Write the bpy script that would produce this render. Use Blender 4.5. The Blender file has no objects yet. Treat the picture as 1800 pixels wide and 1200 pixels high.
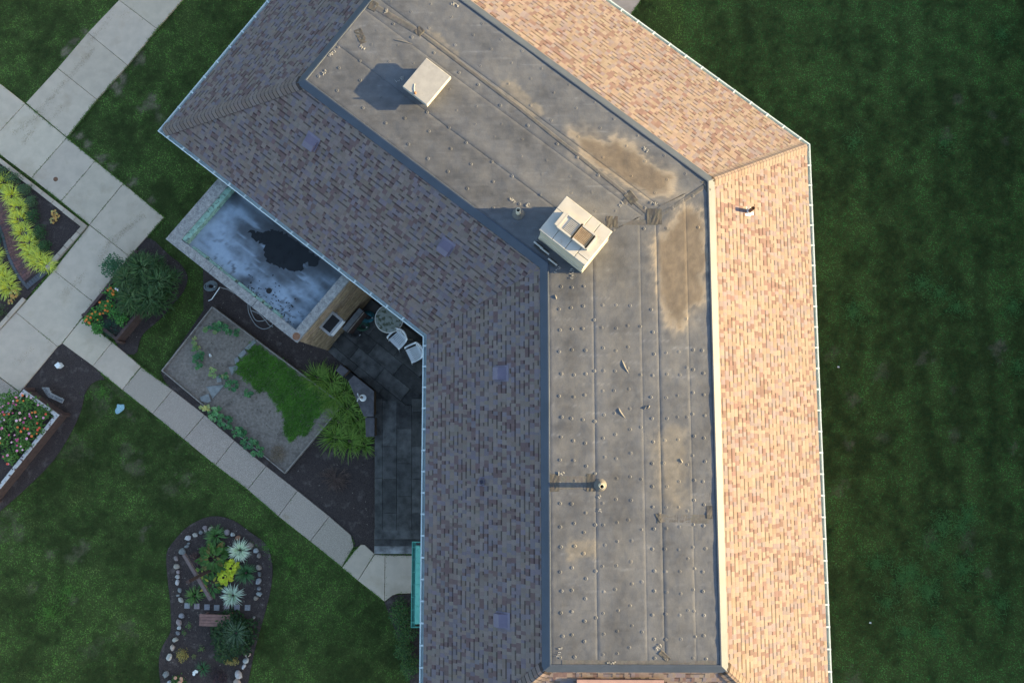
import bpy, math, random
import numpy as np
from mathutils import Matrix, Vector
R_ = math.radians
random.seed(7); NP = np.random.default_rng(11)
scn = bpy.context.scene; COL = scn.collection

# ------------------------------------------------------------------ camera
HC, FPX, TA, TB = 25.95, 1300.0, 0.09540997, 0.01081056
RM = np.array(Matrix.Rotation(TA, 3, 'X') @ Matrix.Rotation(TB, 3, 'Y'))
cam = bpy.data.objects.new('camera', bpy.data.cameras.new('camera')); COL.objects.link(cam)
cam.data.sensor_width = 36; cam.data.lens = 36 * FPX / 1800; cam.data.clip_end = 3000
cam.matrix_world = Matrix.Translation((0, 0, HC)) @ Matrix(RM.tolist()).to_4x4()
scn.camera = cam
# ------------------------------------------------------------------ light
SUN_EL, SUN_AZ = R_(12.5), R_(0.0)          # azimuth counted from +X
w = bpy.data.worlds.new('World'); scn.world = w; w.use_nodes = True
sky = w.node_tree.nodes.new('ShaderNodeTexSky'); sky.sky_type = 'NISHITA'; sky.sun_disc = False
sky.sun_elevation = SUN_EL; sky.sun_rotation = R_(90); sky.air_density = 1.0; sky.dust_density = 1.0; sky.ozone_density = 1.0
bg = w.node_tree.nodes['Background']; bg.inputs[1].default_value = 0.10
w.node_tree.links.new(sky.outputs[0], bg.inputs[0])
sl = bpy.data.lights.new('sun', 'SUN'); sl.energy = 5.0; sl.angle = R_(0.5); sl.color = (1.0, 0.735, 0.35)
sun = bpy.data.objects.new('sun', sl); COL.objects.link(sun)
sd = Vector((math.cos(SUN_EL) * math.cos(SUN_AZ), math.cos(SUN_EL) * math.sin(SUN_AZ), math.sin(SUN_EL)))
sun.rotation_euler = sd.to_track_quat('Z', 'Y').to_euler(); sun.location = (40, 0, 30)
vs = scn.view_settings; vs.view_transform = 'Standard'; vs.look = 'None'; vs.gamma = 1; vs.use_curve_mapping = False
vs.exposure = 2.4

# ------------------------------------------------------------------ helpers
def at(px, py, z=0.0):
    v = RM @ np.array([px - 900.0, 600.0 - py, -FPX]); s = (HC - z) / -v[2]
    return (v[0] * s, v[1] * s, z)
def at2(px, py, z=0.0): return at(px, py, z)[:2]
def pl(pts, z=0.0): return [at2(p[0], p[1], z) for p in pts]
def rnd(a, b): return random.uniform(a, b)
def mixc(a, b, t): return tuple(a[i] + (b[i] - a[i]) * t for i in range(3))
def jit(c, k=.15):
    s = 1 + rnd(-k, k); return tuple(max(0, x * s * (1 + rnd(-k * .3, k * .3))) for x in c)
_perm = NP.permutation(4096); _val = NP.random(4096)
def vnoise(x, y, s=0):
    xi = np.floor(x).astype(int); yi = np.floor(y).astype(int); fx = x - xi; fy = y - yi
    fx = fx * fx * (3 - 2 * fx); fy = fy * fy * (3 - 2 * fy)
    h = lambda a, b: _val[_perm[(_perm[(a + s * 57) & 4095] + b) & 4095]]
    return (h(xi, yi) * (1 - fx) + h(xi + 1, yi) * fx) * (1 - fy) + (h(xi, yi + 1) * (1 - fx) + h(xi + 1, yi + 1) * fx) * fy
def fbm(x, y, s=0, o=4):
    t = 0; a = .5
    for i in range(o): t = t + a * vnoise(x * 2 ** i, y * 2 ** i, s + i); a *= .5
    return t / (1 - .5 ** o)
def sdist(x, y, poly):
    "signed distance to a polygon, positive inside"
    x = np.asarray(x, float); y = np.asarray(y, float); d = np.full(x.shape, 1e9); ins = np.zeros(x.shape, bool); n = len(poly)
    for i in range(n):
        x1, y1 = poly[i]; x2, y2 = poly[(i + 1) % n]; ex, ey = x2 - x1, y2 - y1
        t = np.clip(((x - x1) * ex + (y - y1) * ey) / (ex * ex + ey * ey + 1e-12), 0, 1)
        d = np.minimum(d, np.hypot(x - x1 - t * ex, y - y1 - t * ey))
        ins ^= ((y1 > y) != (y2 > y)) & (x < ex * (y - y1) / (ey if ey else 1e-12) + x1)
    return np.where(ins, d, -d)
def sst(a, b, x): t = np.clip((x - a) / (b - a), 0, 1); return t * t * (3 - 2 * t)
def catmull(pts, n=8, closed=False):
    P = [np.array(p, float) for p in pts]; m = len(P); out = []
    rng = range(m) if closed else range(m - 1)
    for i in rng:
        g = (lambda k: P[k % m]) if closed else (lambda k: P[min(max(k, 0), m - 1)])
        p0, p1, p2, p3 = g(i - 1), g(i), g(i + 1), g(i + 2)
        for j in range(n):
            t = j / n
            out.append(tuple(.5 * (2 * p1 + (p2 - p0) * t + (2 * p0 - 5 * p1 + 4 * p2 - p3) * t * t + (3 * p1 - p0 - 3 * p2 + p3) * t ** 3)))
    if not closed: out.append(tuple(P[-1]))
    return out

BASE = {}
def link(o, parent=None):
    COL.objects.link(o)
    if parent: o.parent = parent
    return o
def tag(o, label=None, cat=None, group=None, kind=None):
    for k, v in (('label', label), ('category', cat), ('group', group), ('kind', kind)):
        if v: o[k] = v
    return o
def thing(name, loc, label, cat, group=None):
    o = bpy.data.objects.new(name, None); o.empty_display_size = .2; link(o); o.location = loc
    BASE[o.name] = Vector(loc); return tag(o, label, cat, group)
class MB:
    def __init__(s): s.v = []; s.f = []; s.c = []
    def add(s, vs_, fs, col=None):
        n = len(s.v); s.v += [tuple(v) for v in vs_]
        for f in fs: s.f.append(tuple(n + i for i in f)); s.c.append(col)
        return s
    def box(s, c, size, rz=0, col=None, M=None):
        x, y, z = size[0] / 2, size[1] / 2, size[2] / 2; ca, sa = math.cos(rz), math.sin(rz); vv = []
        for k in (-z, z):
            for a, b in ((-x, -y), (x, -y), (x, y), (-x, y)):
                if M is not None:
                    p = M @ Vector((a, b, k)); vv.append((c[0] + p[0], c[1] + p[1], c[2] + p[2]))
                else: vv.append((c[0] + a * ca - b * sa, c[1] + a * sa + b * ca, c[2] + k))
        return s.add(vv, [(3, 2, 1, 0), (4, 5, 6, 7), (0, 1, 5, 4), (1, 2, 6, 5), (2, 3, 7, 6), (3, 0, 4, 7)], col)
    def prism(s, poly, z0, z1, col=None, bevel=0):
        p = [(q[0], q[1]) for q in poly]
        ar = sum(p[i][0] * p[(i + 1) % len(p)][1] - p[(i + 1) % len(p)][0] * p[i][1] for i in range(len(p)))
        if ar < 0: p = p[::-1]
        n = len(p); rings = [[(x, y, z0) for x, y in p]]
        if bevel:
            q = inset(p, bevel); rings += [[(x, y, z1 - bevel) for x, y in p], [(x, y, z1) for x, y in q]]
        else: rings += [[(x, y, z1) for x, y in p]]
        vv = sum(rings, []); fs = [tuple(range(n - 1, -1, -1)), tuple(range(n * (len(rings) - 1), n * len(rings)))]
        for r in range(len(rings) - 1):
            for i in range(n): j = (i + 1) % n; fs.append((r * n + i, r * n + j, (r + 1) * n + j, (r + 1) * n + i))
        return s.add(vv, fs, col)
    def tube(s, pts, r, n=8, col=None, taper=None):
        pts = [Vector(p) for p in pts]; rings = []
        for i, p in enumerate(pts):
            d = (pts[min(i + 1, len(pts) - 1)] - pts[max(i - 1, 0)]).normalized()
            u = d.cross(Vector((0, 0, 1)) if abs(d.z) < .9 else Vector((1, 0, 0))).normalized(); q = d.cross(u)
            rr = r if taper is None else r + (taper - r) * i / (len(pts) - 1)
            rings.append([p + (u * math.cos(2 * math.pi * k / n) + q * math.sin(2 * math.pi * k / n)) * rr for k in range(n)])
        fs = []
        for i in range(len(pts) - 1):
            for k in range(n): fs.append((i * n + k, i * n + (k + 1) % n, (i + 1) * n + (k + 1) % n, (i + 1) * n + k))
        fs += [tuple(range(n)), tuple(range(n * (len(pts) - 1), n * len(pts)))]
        return s.add(sum(rings, []), fs, col)
    def lathe(s, c, prof, n=16, col=None, sx=1, sy=1, rz=0):
        vv = []
        for r, z in prof:
            for k in range(n):
                a = 2 * math.pi * k / n; x, y = r * math.cos(a) * sx, r * math.sin(a) * sy
                vv.append((c[0] + x * math.cos(rz) - y * math.sin(rz), c[1] + x * math.sin(rz) + y * math.cos(rz), c[2] + z))
        m = len(prof); fs = [tuple(range(n))[::-1], tuple(range(n * (m - 1), n * m))]
        for i in range(m - 1):
            for k in range(n): fs.append((i * n + k, i * n + (k + 1) % n, (i + 1) * n + (k + 1) % n, (i + 1) * n + k))
        return s.add(vv, fs, col)
    def build(s, name, mat, parent=None, smooth=False, kind=None, origin=None):
        o = Vector(origin) if origin is not None else (BASE[parent.name] if parent and parent.name in BASE else Vector((0, 0, 0)))
        me = bpy.data.meshes.new(name)
        me.from_pydata([(v[0] - o.x, v[1] - o.y, v[2] - o.z) for v in s.v], [], s.f)
        if any(c is not None for c in s.c):
            a = me.attributes.new('Col', 'FLOAT_COLOR', 'FACE')
            a.data.foreach_set('color', np.array([(c or (.5, .5, .5))[:3] + (1,) for c in s.c], 'f').ravel())
        if smooth: me.polygons.foreach_set('use_smooth', [True] * len(me.polygons))
        me.materials.append(mat); ob = bpy.data.objects.new(name, me); link(ob, parent)
        if origin is not None and not parent: ob.location = o
        BASE[ob.name] = o
        if kind: ob['kind'] = kind
        return ob
def inset(p, d):
    "inset of a counter-clockwise polygon by d"
    n = len(p); out = []
    for i in range(n):
        a, b, c = np.array(p[i - 1]), np.array(p[i]), np.array(p[(i + 1) % n])
        e1 = (b - a) / (np.linalg.norm(b - a) + 1e-9); e2 = (c - b) / (np.linalg.norm(c - b) + 1e-9)
        n1 = np.array((-e1[1], e1[0])); n2 = np.array((-e2[1], e2[0])); k = 1 + n1 @ n2
        out.append(tuple(b + (n1 + n2) / max(k, .35) * d))
    return out

# ------------------------------------------------------------------ materials
MATS = {}
def mat(name, c1, c2=None, scale=6, rough=.8, metal=0, bump=0, bscale=40, attr=False, detail=5, c3=None, s3=40, t3=(.6, .7), spec=.4, mix=(.35, .65), trans=0, coat=0):
    m = bpy.data.materials.new(name); m.use_nodes = True; nt = m.node_tree; N = nt.nodes; L = nt.links; P = N['Principled BSDF']
    P.inputs['Roughness'].default_value = rough; P.inputs['Metallic'].default_value = metal
    P.inputs['Specular IOR Level'].default_value = spec; P.inputs['Coat Weight'].default_value = coat
    geo = N.new('ShaderNodeNewGeometry'); pos = geo.outputs['Position']
    def noise(sc, det=5):
        t = N.new('ShaderNodeTexNoise'); t.inputs['Scale'].default_value = sc; t.inputs['Detail'].default_value = det; t.inputs['Roughness'].default_value = .6
        L.new(pos, t.inputs['Vector']); return t.outputs['Fac']
    def mr(src, a, b, lo=0, hi=1):
        r = N.new('ShaderNodeMapRange'); r.inputs[1].default_value = a; r.inputs[2].default_value = b; r.inputs[3].default_value = lo; r.inputs[4].default_value = hi
        L.new(src, r.inputs[0]); return r.outputs[0]
    def mx(f, a, b, bt='MIX'):
        x = N.new('ShaderNodeMix'); x.data_type = 'RGBA'; x.blend_type = bt
        for s, v in ((x.inputs[0], f), (x.inputs[6], a), (x.inputs[7], b)):
            if isinstance(v, tuple): s.default_value = v + (1,)
            elif isinstance(v, (int, float)): s.default_value = v
            else: L.new(v, s)
        return x.outputs[2]
    c2 = c2 or c1; col = mx(mr(noise(scale, detail), *mix), tuple(c1), tuple(c2))
    if c3: col = mx(mr(noise(s3, 4), *t3), col, tuple(c3))
    if attr:
        a = N.new('ShaderNodeAttribute'); a.attribute_name = 'Col'; col = mx(1.0, a.outputs['Color'], col, 'MULTIPLY')
    L.new(col, P.inputs['Base Color'])
    if bump:
        b = N.new('ShaderNodeBump'); b.inputs['Strength'].default_value = min(1, bump); b.inputs['Distance'].default_value = .02 * max(1, bump)
        L.new(noise(bscale, 6), b.inputs['Height']); L.new(b.outputs[0], P.inputs['Normal'])
    if trans:
        P.inputs['Subsurface Weight'].default_value = 0
        tr = N.new('ShaderNodeBsdfTranslucent'); L.new(col, tr.inputs['Color']); ms = N.new('ShaderNodeMixShader'); ms.inputs[0].default_value = trans
        L.new(P.outputs[0], ms.inputs[1]); L.new(tr.outputs[0], ms.inputs[2]); L.new(ms.outputs[0], N['Material Output'].inputs['Surface'])
    MATS[name] = m; return m
G = 1.0
M_leaf = mat('foliage', (1.7, 1.7, 1.7), (1.15, 1.18, 1.15), 9, .55, attr=True, spec=.3, trans=.25)
M_grass = mat('lawn_blades', (2.1, 2.05, 1.9), (1.5, 1.5, 1.35), 14, .7, attr=True, spec=.15, trans=.2)
M_lawn = mat('lawn_soil', (1, 1, 1), (.6, .62, .55), 18, .95, attr=True, bump=.8, bscale=60, spec=.1)
M_shing = mat('asphalt_shingle', (1, 1, 1), (.8, .8, .8), 60, .92, attr=True, bump=.25, bscale=220, spec=.15, c3=(.86, .84, .82), s3=2.2, t3=(.45, .75))
M_memb = mat('roof_membrane', (1.06, 1.06, 1.06), (.86, .86, .87), 48, .62, attr=True, bump=.25, bscale=8, spec=.35, c3=(.80, .79, .79), s3=2.4, t3=(.48, .75))
M_conc = mat('concrete', (.55, .44, .335), (.48, .385, .295), 2.5, .9, bump=.12, bscale=150, c3=(.41, .315, .225), s3=1.1, t3=(.55, .8), attr=True, spec=.25)
M_aggr = mat('exposed_aggregate', (.50, .405, .325), (.26, .205, .165), 62, .9, bump=.35, bscale=120, detail=2, mix=(.42, .58), attr=True, spec=.25)
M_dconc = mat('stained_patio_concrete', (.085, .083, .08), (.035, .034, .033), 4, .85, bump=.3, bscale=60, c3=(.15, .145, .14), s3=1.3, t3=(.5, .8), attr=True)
M_mulch = mat('mulch', (.085, .064, .058), (.032, .025, .024), 45, .95, bump=1.2, bscale=70, c3=(.13, .105, .095), s3=3, t3=(.55, .75), spec=.15)
M_soil = mat('dry_soil', (.27, .225, .185), (.18, .15, .125), 11, .95, bump=.9, bscale=40, c3=(.12, .10, .083), s3=3, t3=(.55, .75), spec=.1)
M_white = mat('white_paint', (.8, .8, .78), (.72, .72, .7), 4, .45)
M_gut = mat('gutter_metal', (.50, .57, .57), (.42, .49, .50), 3, .4, spec=.4)
M_flash = mat('bronze_flashing', (.046, .06, .088), (.037, .049, .072), 2, .58, metal=.15)
M_hatch = mat('chalky_white_metal', (.29, .285, .275), (.25, .245, .24), 5, .5, c3=(.22, .21, .19), s3=8, t3=(.6, .8))
M_cream = mat('cream_painted_metal', (.50, .45, .36), (.43, .39, .31), 5, .5, c3=(.3, .24, .16), s3=9, t3=(.66, .82))
M_hvac = mat('white_sheet_metal', (.38, .365, .335), (.33, .315, .29), 3, .42, c3=(.26, .23, .19), s3=6, t3=(.62, .8))
M_rust = mat('rusty_steel', (.22, .11, .06), (.13, .06, .035), 20, .8, bump=.4)
M_dark = mat('dark_void', (.012, .012, .013), rough=.8)
M_steel = mat('galvanised_steel', (.45, .45, .44), (.35, .35, .35), 9, .4, metal=.6)
M_brick = mat('tan_brick', (.34, .26, .17), (.24, .175, .11), 7, .9, bump=.3, attr=True, c3=(.17, .12, .075), s3=3, t3=(.55, .75))
M_stone = mat('parapet_concrete', (.30, .30, .29), (.17, .17, .17), 9, .95, bump=.6, bscale=70, c3=(.09, .09, .09), s3=26, t3=(.56, .66))
M_verd = mat('verdigris_copper', (.12, .42, .34), (.09, .33, .28), 5, .7, c3=(.05, .17, .14), s3=8, t3=(.62, .75))
M_verd2 = mat('dull_verdigris', (.22, .36, .29), (.13, .22, .18), 9, .8, c3=(.06, .08, .07), s3=11, t3=(.55, .65))
M_wood = mat('brown_stained_wood', (.085, .05, .042), (.05, .03, .026), 8, .8, bump=.3)
M_wwood = mat('weathered_wood', (.34, .30, .27), (.2, .175, .15), 10, .9, bump=.4)
M_pwood = mat('peeling_painted_wood', (.5, .49, .48), (.42, .41, .4), 6, .8, c3=(.09, .055, .045), s3=9, t3=(.56, .6))
M_rwood = mat('red_brown_wood', (.24, .125, .10), (.16, .085, .07), 9, .75, bump=.3)
M_pink = mat('mauve_painted_vent', (.125, .108, .155), (.108, .094, .135), 4, .5)
M_rock = mat('field_stone', (1, 1, 1), (.7, .7, .7), 14, .9, attr=True, bump=.5, bscale=40)
M_bpav = mat('brick_paver', (1, 1, 1), (.75, .75, .75), 12, .9, attr=True, bump=.3)
M_resin = mat('white_resin', (.74, .77, .8), (.66, .69, .72), 6, .4)
M_glass = mat('dirty_glass_top', (.33, .36, .33), (.24, .27, .22), 4, .25, c3=(.09, .105, .06), s3=7, t3=(.5, .58), spec=.5)
M_hose_t = mat('teal_hose', (.03, .16, .2), rough=.45); M_hose_g = mat('green_hose', (.03, .09, .055), rough=.45)
M_hose_d = mat('grey_hose', (.16, .19, .2), rough=.45); M_hose_k = mat('black_hose', (.04, .04, .045), rough=.5)
M_slate = mat('slate_cap', (.10, .09, .095), (.06, .055, .06), 6, .7, bump=.2, c3=(.16, .15, .155), s3=2.5, t3=(.55, .75))
M_flag = mat('flagstone', (.26, .265, .255), (.18, .185, .18), 7, .85, bump=.3)
M_annex = mat('ponded_roof_membrane', (1, 1, 1), (.85, .86, .88), 8, .35, attr=True, spec=.5)
M_pud = mat('puddle_water', (.010, .012, .014), (.006, .007, .008), 3, .06, spec=.3)
M_chalk = mat('chalk_paint', (.34, .34, .34), rough=.9)
M_petal = mat('petals', (1, 1, 1), (.85, .85, .85), 40, .6, attr=True)
M_twig = mat('dry_twigs', (.15, .095, .075), (.09, .06, .05), 15, .9)
M_bark = mat('bark', (.09, .065, .05), (.05, .035, .03), 12, .9, bump=.6)
M_blue = mat('marking_paint', (.32, .5, .58), (.2, .33, .32), 25, .9)
M_litter = mat('pale_litter', (.6, .6, .58), rough=.8)

# ------------------------------------------------------------------ plan of the building (outward normal, offset of the shingle top line)
NB = {'W': (180.13, -.557), 'SW': (-127.61, -3.41), 'NW': (142.39, 10.455), 'NE': (52.39, 8.23), 'E': (.13, 5.30), 'S': (270.13, 6.613)}
ORD = ['S', 'E', 'NE', 'NW', 'SW', 'W']      # counter-clockwise
def offpoly(o):
    "corners of the roof outline pushed out by o; corner i joins side i-1 and side i"
    out = []
    for i in range(6):
        (a1, d1), (a2, d2) = NB[ORD[i - 1]], NB[ORD[i]]; a1, a2 = R_(a1), R_(a2)
        A_ = np.array([[math.cos(a1), math.sin(a1)], [math.cos(a2), math.sin(a2)]]); out.append(tuple(np.linalg.solve(A_, [d1 + o, d2 + o])))
    return out
ZR, PITCH, OE = 6.24, .56, 3.27                 # height at the shingle top line, slope, run to the shingle edge
zs = lambda o: ZR - PITCH * o
ZM = 6.372                                        # membrane level
WALL_O = 2.62

# ------------------------------------------------------------------ ground outlines
CURVE_MULCH = [(109, 603), (181, 661), (172, 668), (159, 676), (149, 693), (143, 719), (127, 756), (93, 810), (42, 861), (0, 898), (-60, 950), (-120, 900), (-40, 780), (35, 690)]
PL_MULCH_A = [(240, 440), (262, 418), (297, 448), (318, 465), (330, 487), (322, 513), (305, 533), (280, 562), (255, 583), (245, 600), (237, 622), (204, 600)]
PL_MULCH_C = [(357, 462), (358, 545), (283, 655), (300, 690), (360, 733), (412, 777), (468, 823), (525, 866), (580, 910), (618, 942), (624, 962), (637, 956), (657, 973), (700, 960), (700, 560), (600, 480), (450, 400)]
ISL = [(293, 973), (307, 949), (333, 923), (371, 907), (408, 913), (440, 935), (467, 955), (477, 981), (479, 1008), (475, 1040), (467, 1072), (459, 1101), (448, 1141), (440, 1179), (432, 1215), (410, 1260), (370, 1275), (320, 1265), (290, 1225), (281, 1190), (280, 1155), (288, 1131), (299, 1112), (301, 1093), (299, 1053), (295, 1019)]
PL_SHRUB = [(676, 1058), (690, 1045), (760, 1040), (760, 1260), (738, 1250), (715, 1180), (698, 1115)]
BED_NW = [(-60, 236), (0, 281), (150, 397), (90, 472), (52, 518), (0, 580), (-120, 720), (-200, 500)]
LAWN_BED = [(450, 601), (520, 650), (552, 673), (590, 704), (578, 722), (556, 746), (522, 778), (500, 768), (492, 742), (478, 718), (470, 697), (440, 683), (417, 660), (413, 640), (428, 622)]
SLABS_S = [  # smooth concrete slabs, image outlines
 [(209, 0), (276, 51), (345, -28), (278, -80)], [(154, 57.5), (224, 115), (276, 51), (209, 0)], [(101, 120), (170, 175), (224, 115), (154, 57.5)], [(45, 181), (117.5, 241.5), (170, 175), (101, 120)],
 [(-60, 100), (-105, 150), (0, 230), (44, 182)], [(44, 182), (0, 230), (-105, 150), (-160, 208), (-60, 236), (0, 272), (55, 313), (117, 242)],
 [(117, 242), (55, 313), (107, 354), (167, 283)], [(167, 283), (107, 354), (157, 395), (216.5, 322.5)], [(216.5, 322.5), (157, 395), (227.5, 451), (240, 437), (288, 382)],
 [(157, 395.5), (94, 475), (164, 531), (227.5, 451)], [(94, 475), (28, 549), (101, 609), (108, 604), (145, 557), (164, 531)], [(28, 549), (-60, 645), (0, 663), (35, 689), (101, 609)],
 [(144.5, 559), (109, 603.5), (163, 643), (197, 601)], [(197, 601), (163, 643), (214.5, 685), (248, 644)],
 [(634, 957), (641, 957), (658.5, 973), (629, 1020), (601, 997), (622, 969)], [(658.5, 974), (677, 975), (676, 1057), (629, 1020)], [(677, 975), (745, 976), (745, 1042), (700, 1043), (690, 1046), (676, 1057)],
 [(1020, -45), (1090, -85), (1140, -20), (1110, 24), (1085, 45)]]
SLABS_A = [[(248, 645), (214.5, 685), (268, 727), (303, 685)], [(303, 685), (268, 727), (323, 772), (360, 729)], [(360, 729), (323, 772), (378, 817), (412, 774)],
 [(412, 774), (378, 817), (435, 860), (468, 819)], [(468, 819), (435, 860), (489, 907), (523, 862)], [(523, 862), (489, 907), (545, 951), (579, 907)], [(579, 907), (545, 951), (601, 996), (622, 960), (617, 940)],
 [(0, 664), (-80, 640), (-130, 700), (-40, 760), (35, 690)]]
PATIO = [(584, 624), (660, 686), (658, 932), (658, 973), (790, 975), (790, 560), (690, 500), (640, 545)]
ZP = .45
ANX = [(291, 420), (384, 313), (470, 380), (612, 489), (521, 602)]
ANXZ = 4.0

# ------------------------------------------------------------------ ground sheet
WALLS_POLY = offpoly(WALL_O)
BARE = [(118, 92, .35, .9), (132, 75, .3, .8), (150, 58, .28, .8), (165, 38, .2, .7), (215, 140, .5, 1), (207, 152, .4, .9), (245, 102, .4, .7), (265, 172, .35, .8), (255, 188, .3, .6), (275, 188, .3, .6),
 (140, 240, .3, .9), (152, 252, .3, .8), (178, 278, .35, .8), (195, 290, .3, .8), (232, 318, .35, .8), (262, 352, .3, .7), (280, 205, .4, .5), (228, 727, .4, .9), (225, 790, .5, .5), (240, 825, .5, .7), (322, 838, .5, .6), (300, 860, .5, .5), (318, 780, .35, .7),
 (255, 928, .28, 1), (249, 953, .25, .7), (138, 965, .4, .7), (90, 973, .3, .7), (122, 980, .3, .6), (127, 1044, .35, .7), (60, 1035, .3, .5), (20, 920, .9, .5), (225, 1110, .6, .4), (165, 1140, .6, .3), (175, 690, .9, .45), (130, 790, .8, .35),
 (1684, 172, .25, .7), (1745, 200, .3, .6), (1770, 244, .25, .7), (1795, 195, .3, .6), (1622, 628, .4, .8), (1642, 632, .3, .6), (1752, 612, .35, .9), (1757, 638, .2, .7), (1676, 684, .25, .6), (1505, 700, .4, .6), (1555, 650, .5, .4), (1490, 780, .3, .9), (1680, 768, .4, .5), (1780, 790, .4, .7), (1640, 945, .4, .5), (1700, 950, .5, .45), (1500, 1190, .5, .5), (1740, 1010, .3, .5), (1470, 620, .5, .4), (1660, 240, .5, .5), (1550, 770, .35, .5), (1475, 860, .5, .4)]
BAREW = [(at2(a, b) + (r * .72, k * (.9 if b < 400 and a < 400 else .55))) for a, b, r, k in BARE]
def bare_mask(x, y):
    m = np.zeros(x.shape); n = fbm(x * 2.6, y * 2.6, 3) - .5; n2 = fbm(x * 7, y * 7, 9) - .5
    for bx, by, r, k in BAREW:
        d = np.hypot(x - bx, y - by) / r + n * 2.2 + n2 * 2.0; m = np.maximum(m, k * sst(1.0, .25, d))
    return m
def lawn_tone(x, y):
    a = fbm(x * .22, y * .22, 21, 3); b = fbm(x * .9 + 5, y * .9, 25); c = fbm(x * 3.1, y * 3.1, 33, 3)
    st = np.where(x > 6, .5 + .5 * np.sin(x * 2 * math.pi / 1.15 + 4.5 * b + 3 * a), .5)
    return np.clip(.5 + (a - .5) * .7 + (b - .5) * 1.1 + (c - .5) * 1.3 + (fbm(x * 9, y * 9, 37, 2) - .5) * .8 + (st - .5) * .36, 0, 1)
def grid_sheet(x0, x1, y0, y1, step): 
    xs = np.arange(x0, x1 + 1e-6, step); ys = np.arange(y0, y1 + 1e-6, step); X, Y = np.meshgrid(xs, ys); return X, Y
def np_mesh(name, V, F, C, m, parent=None, domain='POINT'):
    me = bpy.data.meshes.new(name); nv, nf, k = len(V), len(F), F.shape[1]
    me.vertices.add(nv); me.vertices.foreach_set('co', V.astype('f').ravel())
    me.loops.add(nf * k); me.loops.foreach_set('vertex_index', F.astype('i').ravel())
    me.polygons.add(nf); me.polygons.foreach_set('loop_start', np.arange(nf, dtype='i') * k)
    me.update(calc_edges=True)
    if C is not None:
        a = me.attributes.new('Col', 'FLOAT_COLOR', domain)
        a.data.foreach_set('color', np.concatenate([C, np.ones((len(C), 1))], 1).astype('f').ravel())
    me.materials.append(m); ob = bpy.data.objects.new(name, me); link(ob, parent); BASE[ob.name] = BASE.get(parent.name, Vector()) if parent else Vector(); return ob
def grid_faces(ny, nx):
    i = np.arange((ny - 1) * (nx - 1)); r, c = i // (nx - 1), i % (nx - 1); b = r * nx + c
    return np.stack([b, b + 1, b + nx + 1, b + nx], 1)
X, Y = grid_sheet(-24, 26, -16, 22, .08)
bm_ = bare_mask(X, Y); tn = lawn_tone(X, Y)
soil = np.array([.055, .078, .022]); dry = np.array([.20, .165, .115])
Cg = soil * (1 - bm_[..., None]) + dry * bm_[..., None]; Cg = Cg * (.68 + .6 * tn[..., None])
Zg = (fbm(X * 1.5, Y * 1.5, 5) - .5) * .012 - .014
V = np.stack([X, Y, Zg], -1).reshape(-1, 3)
# ring out to the horizon joined to the same sheet
far = 600.0; nx, ny = X.shape[1], X.shape[0]
F4 = grid_faces(ny, nx)
cn = [0, nx - 1, ny * nx - 1, (ny - 1) * nx]; nb = len(V)
V = np.concatenate([V, [[-far, -far, -.014], [far, -far, -.014], [far, far, -.014], [-far, far, -.014]]])
F4 = np.concatenate([F4, [[nb, nb + 1, cn[1], cn[0]], [nb + 1, nb + 2, cn[2], cn[1]], [nb + 2, nb + 3, cn[3], cn[2]], [nb + 3, nb, cn[0], cn[3]]]])
ground = np_mesh('ground', V, F4, np.concatenate([Cg.reshape(-1, 3), np.full((4, 3), (.035, .05, .02))]), M_lawn); ground['kind'] = 'structure'

def sheet(name, poly, z, m, kind='structure', thick=.0):
    b = MB(); b.prism(poly, z - max(thick, .03), z, (1, 1, 1)); return b.build(name, m, kind=kind)
sm = lambda p, n=4: [q for q in catmull(p, n, True)]
mul1 = sheet('mulch_bed', sm(pl(CURVE_MULCH), 3), .008, M_mulch); mul2 = sheet('mulch_bed', sm(pl(PL_MULCH_A), 3), .009, M_mulch)
mul3 = sheet('mulch_bed', pl(PL_MULCH_C), .010, M_mulch); mul4 = sheet('mulch_bed', sm(pl(ISL), 3), .012, M_mulch)
mul5 = sheet('mulch_bed', pl(PL_SHRUB), .011, M_mulch); mul6 = sheet('mulch_bed', pl(BED_NW), .013, M_mulch)

# concrete walks: each slab is a child of the walk
walk = bpy.data.objects.new('concrete_walk', None); link(walk); walk['kind'] = 'structure'; BASE[walk.name] = Vector()
def slab(poly, m, z=.045, nm='concrete_slab', par=None, bev=.012, gap=.006, k=.06):
    p = [tuple(q) for q in poly]
    if sum(p[i][0] * p[(i + 1) % len(p)][1] - p[(i + 1) % len(p)][0] * p[i][1] for i in range(len(p))) < 0: p = p[::-1]
    b = MB(); t = rnd(1 - k, 1 + k); b.prism(inset(p, gap), z - .16, z + rnd(-.002, .002), (t, t * rnd(.99, 1.01), t * rnd(.97, 1.01)), bev); return b.build(nm, m, par)
for s in SLABS_S: slab(pl(s, .045), M_conc, par=walk)
walk2 = bpy.data.objects.new('aggregate_walk', None); link(walk2); walk2['kind'] = 'structure'; BASE[walk2.name] = Vector()
for s in SLABS_A: slab(pl(s, .045), M_aggr, par=walk2, nm='aggregate_slab')

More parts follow.
